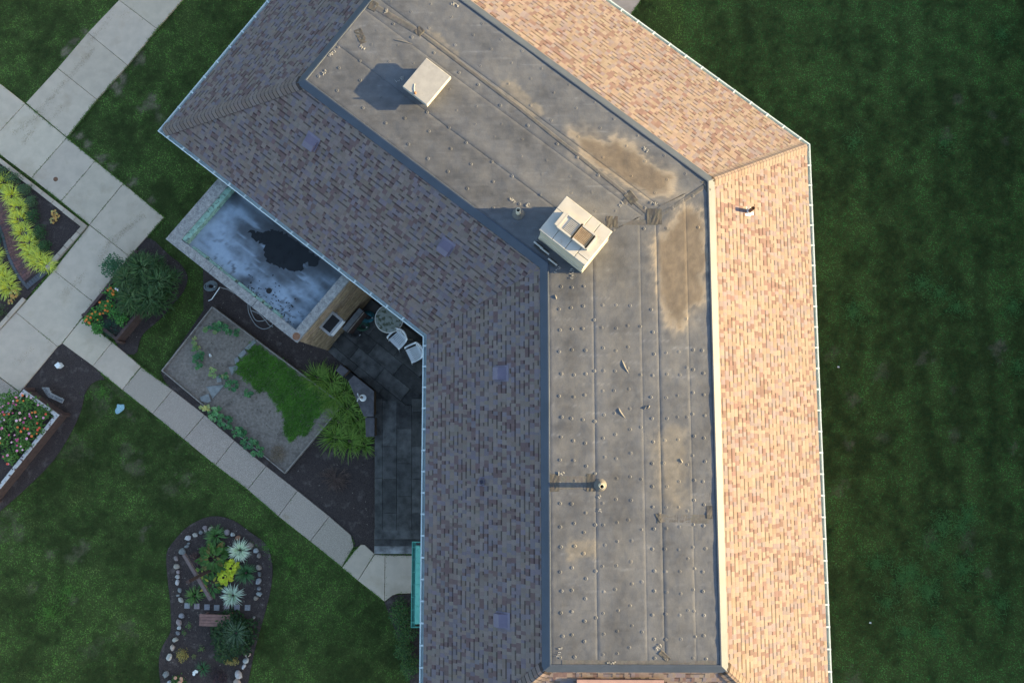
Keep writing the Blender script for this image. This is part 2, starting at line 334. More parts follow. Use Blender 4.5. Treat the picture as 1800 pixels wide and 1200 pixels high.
# patio, raised, with steps
patio = bpy.data.objects.new('patio', None); link(patio); patio['kind'] = 'structure'; BASE[patio.name] = Vector()
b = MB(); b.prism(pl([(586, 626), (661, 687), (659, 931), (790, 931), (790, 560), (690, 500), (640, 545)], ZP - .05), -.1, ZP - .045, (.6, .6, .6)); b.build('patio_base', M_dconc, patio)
cols = [(658.5, 672), (672, 697.5), (697.5, 723.7), (723.7, 752)]
cuts = [[700, 762, 840, 932], [704, 784, 842, 901, 932], [712, 753, 814, 872, 932], [700, 724, 784, 842, 902, 932]]
for (xa, xb), ys in zip(cols, cuts):
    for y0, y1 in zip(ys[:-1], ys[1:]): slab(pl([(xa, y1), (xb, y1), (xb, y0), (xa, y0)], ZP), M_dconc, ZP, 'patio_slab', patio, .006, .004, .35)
# slabs laid along the north-west wing
o0 = np.array(at2(584, 624, ZP)); e1 = np.array(at2(660, 686, ZP)) - o0; e1 /= np.linalg.norm(e1); e2 = np.array((-e1[1], e1[0]))
if e2[1] < 0: e2 = -e2
rows = [0, .27, .79, 1.31, 1.83, 2.35]
lim = pl([(584, 624), (672, 686), (697, 702), (724, 700), (752, 700), (752, 585), (690, 520), (655, 535)], ZP)
for i in range(5):
    s0 = -.2 - .4 * (i % 2)
    for k in range(6):
        a0, a1 = s0 + k * 1.15, s0 + (k + 1) * 1.15
        q = [o0 + e1 * a + e2 * c for a, c in ((a0, rows[i]), (a1, rows[i]), (a1, rows[i + 1]), (a0, rows[i + 1]))]; cc = sum(q) / 4
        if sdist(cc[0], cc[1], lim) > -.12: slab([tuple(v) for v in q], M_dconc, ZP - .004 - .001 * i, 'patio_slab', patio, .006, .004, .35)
for k, (ya, yb) in enumerate(((932, 947), (947, 959.5), (959.5, 973))):
    z = ZP - .005 - .14 * k; b = MB(); t = (1.1, .8, 3.2)[k]; b.prism(pl([(658, yb), (745, yb), (745, ya - 2), (658, ya - 2)], z), -.05, z, (t, t, t), .015); b.build('step', M_dconc, patio)
exec_after = []

# ================================================================== main building
bld = thing('building', (4, 3, 0), 'long bent building with shingled hip roof around a flat grey membrane roof', 'building')
P_r, P_e = offpoly(0), offpoly(OE)
b = MB(); b.prism(WALLS_POLY, -.1, zs(OE) - .2, (1, 1, 1)); b.build('wall', M_brick, bld)
b = MB(); a, c = offpoly(OE - .02), offpoly(WALL_O - .05)
for i in range(6):
    j = (i + 1) % 6; zc = zs(OE) - .17
    b.add([a[i] + (zc,), a[j] + (zc,), c[j] + (zc,), c[i] + (zc,)], [(3, 2, 1, 0)], (1, 1, 1))
b.build('soffit', M_white, bld)
def ring(prof, name, m, sides, closed=True, par=None, col=None):
    "sweep a cross-section (offset, z) along the given sides of the roof outline, mitred at the corners"
    ps = [offpoly(o) for o, z in prof]; out = []
    for i in sides:
        b = MB(); j = (i + 1) % 6; n = len(prof); vv = [ps[k][i] + (prof[k][1],) for k in range(n)] + [ps[k][j] + (prof[k][1],) for k in range(n)]
        fs = [(k, k + n, (k + 1) % n + n, (k + 1) % n) for k in range(n if closed else n - 1)]
        if closed: fs += [tuple(range(n)), tuple(range(2 * n - 1, n - 1, -1))]
        b.add(vv, fs, col); out.append(b.build(name, m, par or bld))
    return out
ring([(OE - .03, zs(OE) - .26), (OE - .005, zs(OE) - .26), (OE - .005, zs(OE) - .012), (OE - .03, zs(OE) - .012)], 'fascia_board', M_white, range(6))
GZ = 4.375
gut = ring([(OE, GZ), (OE, GZ - .12), (OE + .1, GZ - .12), (OE + .138, GZ - .01), (OE + .138, GZ), (OE + .108, GZ), (OE + .108, GZ - .012), (OE + .085, GZ - .108), (OE + .012, GZ - .108), (OE + .012, GZ)], 'gutter', M_gut, range(6))
hang = MB(); hang.box((0, 0, 0), (.15, .05, .008)); hm = None
for i in range(6):
    j = (i + 1) % 6; p, q = np.array(offpoly(OE + .066)[i]), np.array(offpoly(OE + .066)[j]); Ln = np.linalg.norm(q - p); u = (q - p) / Ln; n = int(Ln / .606)
    for k in range(n):
        c = p + u * (.3 + k * .606); 
        if not (-19 < c[0] < 19 and -12 < c[1] < 17): continue
        if hm is None:
            o = hang.build('gutter_hanger', M_gut, gut[i], origin=(0, 0, 0)); hm = o.data
        else: o = bpy.data.objects.new('gutter_hanger', hm); link(o, gut[i])
        o.location = Vector((c[0], c[1], GZ + .006)) - BASE[bld.name]; o.rotation_euler = (0, 0, R_(NB[ORD[i]][0]) + rnd(-.06, .06))
# metal edge between shingles and membrane
flash = ring([(.0, ZR + .012), (.01, ZR + .03), (-.185, ZR + .155), (-.215, ZR + .155), (-.24, ZR + .09), (-.1, ZR - .02)], 'edge_flashing', M_flash, range(6))

# shingles
SC_L, SC_G, SC_B, SC_T = (.182, .148, .138), (.154, .132, .148), (.132, .092, .092), (.172, .136, .120)
def tile_col():
    r = random.random(); c = SC_L if r < .42 else SC_G if r < .66 else SC_T if r < .8 else SC_B
    return jit(c, .10)
slope_objs = {}; TILES = []
cosb = 1 / math.hypot(1, PITCH); EXP = .143 * cosb
for i in range(6):
    j = (i + 1) % 6; name = ORD[i]; nx_, ny_ = math.cos(R_(NB[name][0])), math.sin(R_(NB[name][0])); N2 = np.array((nx_, ny_)); U2 = np.array((-ny_, nx_))
    d = MB(); d.add([P_r[i] + (zs(0) - .004,), P_r[j] + (zs(0) - .004,), P_e[j] + (zs(OE) - .004,), P_e[i] + (zs(OE) - .004,)], [(0, 3, 2, 1)], (.12, .1, .09))
    so = d.build('roof_slope', M_shing, bld); slope_objs[name] = so
    r0, r1, q0, q1 = [float(np.array(p) @ U2) for p in (P_r[i], P_r[j], P_e[i], P_e[j])]
    lo = lambda o: r0 + (q0 - r0) * o / OE
    hi = lambda o: r1 + (q1 - r1) * o / OE
    d0 = NB[name][1]; nrow = int(OE / EXP) + 1
    for k in range(nrow):
        ob = OE + .02 - k * EXP; ot = max(ob - EXP * 1.12, -.0)
        if ob < .03: break
        s = min(lo(ob), lo(ot)) - rnd(0, .3); end = max(hi(ob), hi(ot))
        while s < end:
            wd = rnd(.07, .15); s2 = s + wd
            raised = random.random() < .56; th = .0125 if raised else .006
            sa, sb = max(s, lo(ob)), min(s2, hi(ob)); ta, tb = max(s, lo(ot)), min(s2, hi(ot))
            if sb - sa > .01 or tb - ta > .01:
                if sb < sa: sa = sb = (sa + sb) / 2
                if tb < ta: ta = tb = (ta + tb) / 2
                TILES.append((name, sa, sb, ta, tb, ob, ot, th, raised, tile_col()))
            s = s2
def tile_geo(t, world=True):
    name, sa, sb, ta, tb, ob, ot, th, raised, c = t
    a = R_(NB[name][0]); N2 = (math.cos(a), math.sin(a)); U2 = (-N2[1], N2[0]); d0 = NB[name][1]
    P = lambda s, o, h: (N2[0] * (d0 + o) + U2[0] * s, N2[1] * (d0 + o) + U2[1] * s, zs(o) + h)
    om = ot + (ob - ot) * .4; f = (om - ot) / (ob - ot); ma, mb_ = ta + (sa - ta) * f, tb + (sb - tb) * f
    vv = [P(sa, ob, th), P(sb, ob, th), P(mb_, om, th * .75 + .002), P(ma, om, th * .75 + .002), P(tb, ot, .003), P(ta, ot, .003), P(sa, ob, -.003), P(sb, ob, -.003), P(ta, ot, -.003), P(tb, ot, -.003)]
    fs = [(0, 1, 2, 3), (3, 2, 4, 5), (6, 7, 1, 0), (6, 0, 3, 5, 8), (7, 9, 4, 2, 1)]
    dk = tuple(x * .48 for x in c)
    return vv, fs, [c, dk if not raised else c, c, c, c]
# the 300 that show largest (near the picture's centre) stand as single shingles, the rest are one mass per slope
def scr(t):
    v = np.array(tile_geo(t)[0]); c = v.mean(0); return c
near = sorted(range(len(TILES)), key=lambda k: (abs(scr(TILES[k])[0] - 6.9) * 1.0 + abs(scr(TILES[k])[1] - 1.5) * .9 if TILES[k][0] == 'E' else 1e3) if TILES[k][2] - TILES[k][1] > .11 else 1e4)[:300]
near_set = set(near); mass = {n: MB() for n in ORD}
for k, t in enumerate(TILES):
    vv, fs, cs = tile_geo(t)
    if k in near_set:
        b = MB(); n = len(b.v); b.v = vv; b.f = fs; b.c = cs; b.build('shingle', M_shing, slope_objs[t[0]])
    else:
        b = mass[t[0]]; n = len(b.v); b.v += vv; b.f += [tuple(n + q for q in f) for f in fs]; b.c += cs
for n, b in mass.items(): b.build('shingle_courses', M_shing, slope_objs[n], kind='stuff')
# hip caps: overlapping bent shingles
def hip(ci, par):
    p0, p1 = np.array(P_e[ci] + (zs(OE),)), np.array(P_r[ci] + (zs(0),)); d = p1 - p0; Ln = np.linalg.norm(d); d /= Ln
    hz = np.array((-d[1], d[0], 0)); hz /= np.linalg.norm(hz); up = np.cross(d, hz); up = up if up[2] > 0 else -up
    n = int(Ln / .135)
    for k in range(n):
        a = .02 + k * Ln / n; vv = []
        for s, h in ((a, .034), (a + .108, .024), (a + .2, .014)):
            for t in (-.2, -.12, -.04, 0, .04, .12, .2):
                vv.append(p0 + d * (s + .035 * (t / .17) ** 2 * (1 if h > .0 else 0)) + hz * t + up * (h + .012 - abs(t) * .38 + (-.02 if abs(t) < .01 else 0) + .02 * (abs(t) < .05)))
        base = [v - up * .012 for v in vv[:7]]
        fs = [(q, q + 1, q + 8, q + 7) for q in range(6)] + [(q + 21, q + 22, q + 1, q) for q in range(6)] + [(q + 7, q + 8, q + 15, q + 14) for q in range(6)]
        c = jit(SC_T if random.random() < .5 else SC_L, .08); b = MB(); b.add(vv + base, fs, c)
        for q in range(12): b.c[6 + q] = tuple(x * .3 for x in c)  # butt edge and overlap strip darkened: shadow line painted into the cap colour
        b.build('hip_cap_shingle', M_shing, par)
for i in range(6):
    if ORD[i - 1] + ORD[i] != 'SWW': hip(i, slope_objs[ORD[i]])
print('tiles', len(TILES))

# windows and the door under the copper canopy
def opening(name, side, s, zb, wd, h, pm):
    a = R_(NB[side][0]); n2, u2 = np.array((math.cos(a), math.sin(a))), np.array((-math.sin(a), math.cos(a))); c = n2 * (NB[side][1] + WALL_O) + u2 * s
    b = MB(); b.box((c[0], c[1], zb + h / 2), (.10, wd, h), a); f = b.build(name, M_white, bld)
    b = MB(); b.box((c[0] + n2[0] * .04, c[1] + n2[1] * .04, zb + h / 2), (.04, wd - .14, h - .14), a); b.build('pane' if name == 'window' else 'door_leaf', pm, f, origin=BASE[bld.name])
    b = MB(); b.box((c[0] + n2[0] * .06, c[1] + n2[1] * .06, zb - .03), (.2, wd + .12, .06), a); b.build('sill', M_conc, f, origin=BASE[bld.name])
M_pane = mat('window_glass', (.02, .024, .028), rough=.06, spec=.6)
for s in (1.2, -1.2, -3.6): opening('window', 'W', -s, 1.4, 1.2, 1.5, M_pane)
for s in (-6.5, -3.5, -.5, 2.5): opening('window', 'E', s, 1.2, 1.3, 1.5, M_pane)
for s in (0.5, 3.5, 6.5): opening('window', 'NE', s, 1.2, 1.3, 1.5, M_pane)
opening('door', 'W', float(-at2(735, 1010, .5)[1]), .1, 1.1, 2.15, M_rwood)

# flat membrane roof: sheets lapped over each other
DUST = [([(1005, 235), (1035, 237), (1060, 250), (1085, 245), (1112, 262), (1150, 290), (1177, 312), (1172, 338), (1140, 345), (1100, 325), (1060, 298), (1020, 268)], .22),
        ([(1200, 365), (1232, 372), (1243, 440), (1240, 500), (1232, 530), (1215, 545), (1195, 575), (1172, 560), (1160, 520), (1155, 470), (1157, 425), (1178, 398)], .2),
        ([(1165, 775), (1190, 770), (1198, 830), (1185, 880), (1168, 870), (1162, 820)], .5), ([(755, 62), (768, 66), (805, 96), (800, 98), (772, 86)], .12), ([(887, 152), (905, 158), (948, 196), (940, 198), (905, 178)], .12), ([(1006, 958), (1046, 958), (1047, 974), (1006, 972)], .15)]
DUSTW = [(pl(p, ZM), s) for p, s in DUST]
def memb_col(x, y):
    n1 = fbm(x * .5, y * .5, 41); n2 = fbm(x * 2.2, y * 2.2, 45); n3 = fbm(x * 9, y * 9, 49); wv = fbm(x * 1.6 + 9, y * 14, 53, 3)
    va = np.where(y < 5.2, fbm(x * 1.5 + 3, y * .12, 57, 3), fbm((x * .61 + y * .79) * 1.5, (x * .79 - y * .61) * .15, 58, 3))
    k = .92 + .35 * (n1 - .5) + .36 * (n2 - .5) + .3 * (n3 - .5) + .25 * (wv - .5) + .5 * (va - .5)
    c = np.array([.086, .092, .106]) * k[..., None]
    wm = sst(.45, .72, n2 * .6 + n1 * .4)[..., None] * .35; c = c * (1 - wm) + np.array([.118, .117, .117]) * wm
    ln = np.abs(np.mod(y * 1.31 + .25 * np.floor(x / .8) + .04 * n2, 1) - .5) * 2; c = c * (1 + (.9 * sst(.09, 0, ln) * (n1 + n3 - .85))[..., None])
    for i, (poly, s) in enumerate(DUSTW):
        d = sdist(x, y, poly) + .06 + (n2 - .5) * .4 * (s / .2) ** .5 + (n3 - .5) * .3
        m = ((.4 * sst(-s * 1.6, s * .2, d) + .55 * sst(-.05, .04, d)) if i < 2 else .55 * sst(-s * .9, s * .25, d))[..., None]; core = sst(.03, .22, d)[..., None]
        dc = np.array([.21, .182, .148]) * (1 - core) + np.array([.122, .098, .074]) * core if i < 2 else np.array([.17, .15, .12])
        c = c * (1 - m) + dc * (.55 + .6 * n3[..., None] + .3 * n2[..., None]) * m
    return c
def mz(x, y): return (fbm(x * 1.3, y * 1.3, 61) - .5) * .02 + (fbm(x * 5, y * 5, 65, 2) - .5) * .008
def msheet(q, z, nm='membrane_sheet', step=.05):
    q = [np.array(p, float) for p in q]; nu = max(2, int(max(np.linalg.norm(q[1] - q[0]), np.linalg.norm(q[2] - q[3])) / step)); nv = max(2, int(max(np.linalg.norm(q[3] - q[0]), np.linalg.norm(q[2] - q[1])) / step))
    u, v = np.meshgrid(np.linspace(0, 1, nu + 1), np.linspace(0, 1, nv + 1)); u, v = u[..., None], v[..., None]
    P = q[0] * (1 - u) * (1 - v) + q[1] * u * (1 - v) + q[2] * u * v + q[3] * (1 - u) * v
    x, y = P[..., 0], P[..., 1]; edge = (u[..., 0] < 1e-6) | (u[..., 0] > 1 - 1e-6)
    zz = z + mz(x, y); zz = np.where(edge, zz - .007, zz)
    Vv = np.stack([x, y, zz], -1).reshape(-1, 3) - np.array(BASE[bld.name])
    o = np_mesh(nm, Vv, grid_faces(nv + 1, nu + 1), memb_col(x, y).reshape(-1, 3), M_memb, bld)
    o.data.polygons.foreach_set('use_smooth', [True] * len(o.data.polygons)); return o
Pin = offpoly(-.225); cS, cE, cNE, cNW, cSW, cW = range(6)
# corner i joins side ORD[i-1] and ORD[i]: 0 W/S, 1 S/E, 2 E/NE, 3 NE/NW, 4 NW/SW, 5 SW/W
def lerp(p, q, t): return tuple(np.array(p) * (1 - t) + np.array(q) * t)
fa = [0, .278, .563, .678, .853, 1.0]; zl = [0, .004, .0, .005, .001]
for k in range(5):
    L0, L1 = lerp(Pin[0], Pin[1], fa[k]), lerp(Pin[0], Pin[1], fa[k + 1]); T0, T1 = lerp(Pin[5], Pin[2], fa[k]), lerp(Pin[5], Pin[2], fa[k + 1])
    if k < 4: ex = (np.array(Pin[1]) - np.array(Pin[0])); ex = ex / np.linalg.norm(ex) * .05; L1 = tuple(np.array(L1) + (ex if zl[k] > zl[k + 1] else 0)); T1 = tuple(np.array(T1) + (ex if zl[k] > zl[k + 1] else 0))
    msheet([L0, L1, T1, T0], ZM + zl[k])
fb = [0, .30, .585, .70, 1.0]
for k in range(4):
    L0, L1 = lerp(Pin[4], Pin[3], fb[k]), lerp(Pin[4], Pin[3], fb[k + 1]); T0, T1 = lerp(Pin[5], Pin[2], fb[k]), lerp(Pin[5], Pin[2], fb[k + 1])
    msheet([L0, L1, T1, T0], ZM + [.001, .007, .0, .006][k])
# cover strips over joints, some with coarse patches at their ends
def strip(p, q, wd, z, c, nm='cover_strip', rough=0):
    p, q = np.array(at2(*p, ZM)), np.array(at2(*q, ZM)); u = (q - p); Ln = np.linalg.norm(u); u /= Ln; n = np.array((-u[1], u[0])) * wd / 2; b = MB(); m = max(2, int(Ln / .05)); rows_ = []
    for i in range(m + 1):
        s = p + u * Ln * i / m
        for t in (-1.15, -1, -.33, .33, 1, 1.15):
            x, y = s + n * t; h = float(mz(np.array([x]), np.array([y]))[0]); rows_.append((x, y, ZM + h + (z + (rnd(-rough, rough) if abs(t) < 1.1 else 0) if abs(t) < 1.1 else 0)))
    fs = []; 
    for i in range(m):
        for t in range(5): fs.append((i * 6 + t, i * 6 + t + 1, i * 6 + 7 + t, i * 6 + 6 + t))
    b.add(rows_, fs, c); 
    for k in range(len(b.c)): b.c[k] = jit(c, .12)
    return b.build(nm, M_memb, bld, smooth=not rough)
G1, G2 = (.078, .077, .078), (.055, .053, .05)
for p, q, wd in (((655, 10), (737, 58), .16), ((737, 55), (786, 2), .16), ((735, 55), (910, 188), .1), ((910, 188), (1105, 345), .1), ((1103, 348), (1075, 390), .15), ((1080, 391), (1148, 391), .13), ((1150, 385), (1242, 325), .12), ((1108, 350), (1150, 385), .1), ((968, 848), (1042, 848), .3), ((1161, 910), (1246, 912), .2), ((634, 68), (705, 115), .18), ((988, 1165), (1258, 1166), .14)):
    strip(p, q, wd, .005, G1)
for p, q, wd in (((1137, 381), (1163, 381), .4), ((1066, 390), (1086, 390), .3), ((1102, 339), (1116, 356), .22), ((732, 60), (742, 50), .2), ((650, 8), (662, 14), .25), ((628, 52), (640, 76), .2), ((967, 848), (983, 848), .4), ((1031, 848), (1046, 848), .4), ((1236, 318), (1246, 336), .12), ((1156, 902), (1160, 918), .12), ((1242, 900), (1252, 900), .3), ((1066, 391), (1070, 391), .2), ((1160, 1145), (1176, 1160), .12)):
    strip(p, q, wd, .010, G2, 'seam_patch', .006)
# round fastener plates showing through the membrane
fp = MB()
def plate(px, py):
    x, y = at2(px, py, ZM); 
    if sdist(x, y, Pin) < .05: return
    z = ZM + .005 + float(mz(np.array([x]), np.array([y]))[0]); r = rnd(.031, .037); c = tuple(np.array(memb_col(np.array([x]), np.array([y]))[0]) * rnd(.92, 1.08)); fp.lathe((x, y, z), [(r * 1.4, -.003), (r, .0045), (r * .5, .006), (r * .38, .001), (r * .12, .001)], 10, c)
for gx, y0 in ((985, 505), (1007, 505), (1028, 503), (1061, 536), (1083, 536), (1107, 535), (1148, 545), (1170, 620), (1193, 620), (1219, 615), (1237, 615)):
    y = y0
    while y < 1160:
        plate(gx + (y - 840) * .004 + rnd(-3, 3), y + rnd(-2.5, 2.5)); y += 38.5 + rnd(-3, 3)
for gx in (1046, 1127, 1208):
    y = 560 + rnd(0, 20)
    while y < 1150: plate(gx + (y - 840) * .006, y); y += rnd(80, 92)
ob_ = np.array(at2(540, 150, ZM)); ub = np.array((math.cos(R_(-37.61)), math.sin(R_(-37.61)))); vb = np.array((-ub[1], ub[0]))
def inv(x, y, z=ZM):
    v = RM.T @ np.array([x, y, z - HC]); return 900 + FPX * v[0] / -v[2], 600 - FPX * v[1] / -v[2]
for t in (.45, .95, 1.4, 1.95, 2.35, 2.85, 3.35, 3.95, 4.35):
    s = -4 + rnd(0, .6)
    while s < 13:
        x, y = ob_ + ub * s + vb * (t + rnd(-.07, .07)); px, py = inv(x, y)
        if not (px > 1060 and py > 420) and not (px > 960 and py > 440) : plate(px, py)
        s += rnd(.62, .95)
fp.build('fastener_plates', M_memb, bld, kind='stuff')
# fish-mouth wrinkles in the sheet
for pts, h in (([(1093, 632), (1097, 643), (1105, 656)], .026), ([(1087, 716), (1090, 724), (1099, 735)], .026), ([(1132, 719), (1137, 713)], .03), ([(1138, 718), (1142, 712)], .03), ([(690, 70), (705, 73), (725, 78)], .03), ([(1194, 805), (1200, 814)], .03), ([(975, 518), (978, 526)], .025)):
    W_ = [np.array(at2(p[0], p[1], ZM)) for p in pts]; W_ = [np.array(q) for q in catmull(W_, 4)]; b = MB(); rr = []
    for i, p in enumerate(W_):
        d = W_[min(i + 1, len(W_) - 1)] - W_[max(i - 1, 0)]; d /= np.linalg.norm(d); n = np.array((-d[1], d[0])); k = math.sin(math.pi * i / (len(W_) - 1))
        for t, hh in ((-.07, 0), (-.02, .8), (0, 1), (.03, .5), (.09, 0)): q = p + n * t * (.1 + .3 * k); rr.append((q[0], q[1], ZM + .004 + float(mz(np.array([q[0]]), np.array([q[1]]))[0]) + hh * h * k))
    b.add(rr, [(i * 5 + t, i * 5 + t + 1, i * 5 + 6 + t, i * 5 + 5 + t) for i in range(len(W_) - 1) for t in range(4)], (.1, .098, .1)); b.build('membrane_wrinkle', M_memb, bld, smooth=True)
# chalk scribbles
ck = MB()
def scribble(px, py, ang, n=7, s=.07):
    x, y = at2(px, py, ZM); u = np.array((math.cos(R_(ang)), math.sin(R_(ang)))); v = np.array((-u[1], u[0])); c = np.array((x, y)) - u * n * s * .4
    for k in range(n):
        pts = []
        for t in range(5): q = c + u * (k * s * .8 + rnd(0, s * .8)) + v * rnd(-s * .8, s * .8); pts.append((q[0], q[1], ZM + .016 + float(mz(q[:1], q[1:])[0])))
        ck.tube(pts, .0042, 4, (1, 1, 1))
for a in ((679, 20, 40, 3, .07), (637, 84, -38, 4, .06), (584, 95, 45, 5, .06), (570, 128, 45, 3, .07), (703, 140, 15, 4, .09), (980, 474, 50, 4, .07), (1005, 480, 85, 5, .08), (901, 352, -45, 4, .06), (928, 360, 60, 3, .06), (1092, 360, 60, 3, .07), (987, 832, 0, 3, .07), (1053, 872, 70, 2, .06), (983, 1145, 70, 5, .07), (1075, 1164, 0, 6, .05), (1133, 262, -38, 4, .07), (1150, 358, -20, 4, .06), (800, 8, -20, 4, .08), (1158, 1137, 40, 3, .07), (1055, 897, 70, 2, .06)): scribble(*a)
ck.build('chalk_marks', M_chalk, bld, kind='stuff')
# lower gabled link meeting the south slope
lk = MB(); xl, yt = at2(1015, 1191, 6.0); xr, _ = at2(1162, 1191, 6.0)
sy = -NB['S'][1]; oo = sy - yt; z0 = zs(oo) + .10
for k in range(14):
    x0 = xl + (xr - xl) * k / 14; x1 = xl + (xr - xl) * (k + 1) / 14
    for r in range(20):
        ya, yb = yt - .05 - r * .135, yt - .05 - (r + 1) * .135; c = tile_col(); o_ = rnd(-.02, .02)
        lk.box(((x0 + x1) / 2 + o_, (ya + yb) / 2, z0 - (yt - ya) * .12 - .06 + rnd(0, .006)), (x1 - x0, .136, .12), 0, c)
lk.build('link_roof', M_shing, bld)
lw = MB(); lw.prism([(xl + .03, yt - 2.7), (xr - .03, yt - 2.7), (xr - .03, yt - .06), (xl + .03, yt - .06)], 4.0, z0 - .5, (1, 1, 1)); lw.build('link_wall', M_brick, bld)
rv = MB(); rv.box(((xl + xr) / 2, yt - .01, z0 + .0), (xr - xl + .06, .1, .06)); rv.build('ridge_flashing', mat('rose_metal', (.30, .19, .17), (.25, .16, .14), 5, .5), bld)

# ================================================================== things on the roof
def pipe(px, py, h, r, label, zb, name='vent_pipe', m=None, boot=None, lean=(0, 0)):
    x, y = at2(px, py, zb); t = thing(name, (x, y, zb), label, 'vent pipe'); b = MB()
    n = 16; b.lathe((x, y, zb), [(r, -.15), (r, h), (r * .8, h), (r * .8, h - .25)], n); b.build('pipe', m or M_cream, t, True)
    c = MB(); c.lathe((x, y, zb), [(r * .79, h - .22), (r * .1, h - .22)], n); c.build('bore', M_dark, t)
    d = MB()
    if boot == 'flat': d.lathe((x, y, zb), [(.17, .006), (.16, .016), (.11, .025), (r * 1.2, .07), (r * 1.02, .1)], 20, (.1, .095, .09)); d.build('boot', M_memb, t, True)
    elif boot: d.box((x, y, zb + .0), (.3, .26, .012), 0, M=Matrix.Rotation(boot[0], 3, 'Z') @ Matrix.Rotation(boot[1], 3, 'Y')); d.lathe((x, y, zb), [(r * 1.7, 0), (r * 1.1, .09)], 14); d.build('boot', boot[2], t)
    return t
pipe(1055, 852, .42, .062, 'white vent pipe with sloped rubber boot on the flat roof of the lower wing', ZM, boot='flat')
pipe(911, 376, .40, .062, 'white vent pipe beside the rooftop unit, standing in its shadow', ZM, boot='flat')
ot_ = lambda n, x, y: math.cos(R_(NB[n][0])) * x + math.sin(R_(NB[n][0])) * y - NB[n][1]
def on_slope(px, py, n):
    z = 5.3
    for _ in range(12): x, y = at2(px, py, z); z = zs(ot_(n, x, y))
    return x, y, z
x, y, z = on_slope(1317, 372, 'E'); pipe(1317, 372, .36, .055, 'rusty brown vent pipe on the sunlit shingle slope', z, m=M_rust, boot=(0, math.atan(PITCH), M_white))
x, y, z = on_slope(847, 846, 'W'); pipe(847, 846, .16, .07, 'short dark vent pipe on the shaded shingle slope', z, m=mat('lead_pipe', (.09, .085, .09), rough=.6), boot=(0, -math.atan(PITCH), M_pink))
def slope_vent(px, py, n, label):
    x, y, z = on_slope(px, py, n); t = thing('roof_vent', (x, y, z), label, 'roof vent', 'box vents on the shaded shingles'); a = R_(NB[n][0])
    M = Matrix.Rotation(a, 3, 'Z') @ Matrix.Rotation(math.atan(PITCH), 3, 'Y')          # local x points downhill along the slope
    def put(b, vs_, fs): b.add([Vector((x, y, z)) + M @ Vector(v) for v in vs_], fs)
    b = MB(); w_, h = .17, .13
    put(b, [(-.2, -w_, .01), (.02, -w_, h), (.19, -w_, h - .015), (.19, -w_, .045), (-.2, w_, .01), (.02, w_, h), (.19, w_, h - .015), (.19, w_, .045)], [(0, 4, 5, 1), (1, 5, 6, 2), (2, 6, 7, 3), (0, 1, 2, 3), (4, 7, 6, 5)])
    b.build('hood', M_pink, t)
    c = MB(); put(c, [(-.26, -.22, .016), (.17, -.22, .016), (.17, .22, .016), (-.26, .22, .016), (-.26, -.22, .004), (.17, -.22, .004), (.17, .22, .004), (-.26, .22, .004)], [(0, 1, 2, 3), (0, 4, 5, 1), (1, 5, 6, 2), (2, 6, 7, 3), (3, 7, 4, 0)]); c.build('base_flange', M_pink, t)
    d = MB(); put(d, [(.16, -w_ + .02, .02), (.18, -w_ + .02, .044), (.18, w_ - .02, .044), (.16, w_ - .02, .02)], [(0, 1, 2, 3)]); d.build('louvre', M_dark, t)
slope_vent(547, 251, 'SW', 'mauve box vent on the north-west wing, nearest the hip'); slope_vent(783, 435, 'SW', 'mauve box vent on the shaded slope near the valley')
slope_vent(880, 656, 'W', 'mauve box vent on the lower wing just below the valley'); slope_vent(882, 1089, 'W', 'mauve box vent near the bottom end of the lower wing')

# roof hatch
q = pl([(748.7, 102), (791.7, 135), (752, 184.5), (707, 152.4)], ZM + .32); c0 = np.mean(q, 0); hx = np.array(q[1]) - np.array(q[0]); rz = math.atan2(hx[1], hx[0]); sx = np.linalg.norm(hx); sy_ = np.linalg.norm(np.array(q[3]) - np.array(q[0]))
t = thing('roof_hatch', (c0[0], c0[1], ZM), 'white square capped curb on the flat roof of the upper wing', 'roof hatch')
b = MB(); b.box((c0[0], c0[1], ZM + .09), (sx - .22, sy_ - .22, .26), rz); b.build('curb', M_cream, t)
b = MB(); u_, v_ = sx / 2, sy_ / 2; ca, sa = math.cos(rz), math.sin(rz); rot2 = lambda a, c: (c0[0] + a * ca - c * sa, c0[1] + a * sa + c * ca)
b.prism([rot2(-u_, -v_), rot2(u_, -v_), rot2(u_, v_), rot2(-u_, v_)], ZM + .20, ZM + .32, None, .012); b.build('cap', M_hatch, t)
k = at(730, 164, ZM + .32); b = MB(); b.lathe((k[0], k[1], ZM + .32), [(.035, 0), (.035, .03), (.02, .05), (.02, .07)], 12); b.build('knob', M_rust, t)
b = MB(); b.tube([(k[0] - .02, k[1] + .03, ZM + .325), (k[0] - .035, k[1] + .13, ZM + .327), (k[0] - .02, k[1] + .26, ZM + .324)], .008, 6); b.tube([(k[0], k[1], ZM + .326), (k[0] - .11, k[1] + .02, ZM + .325)], .006, 6); b.build('wire', M_cream, t)

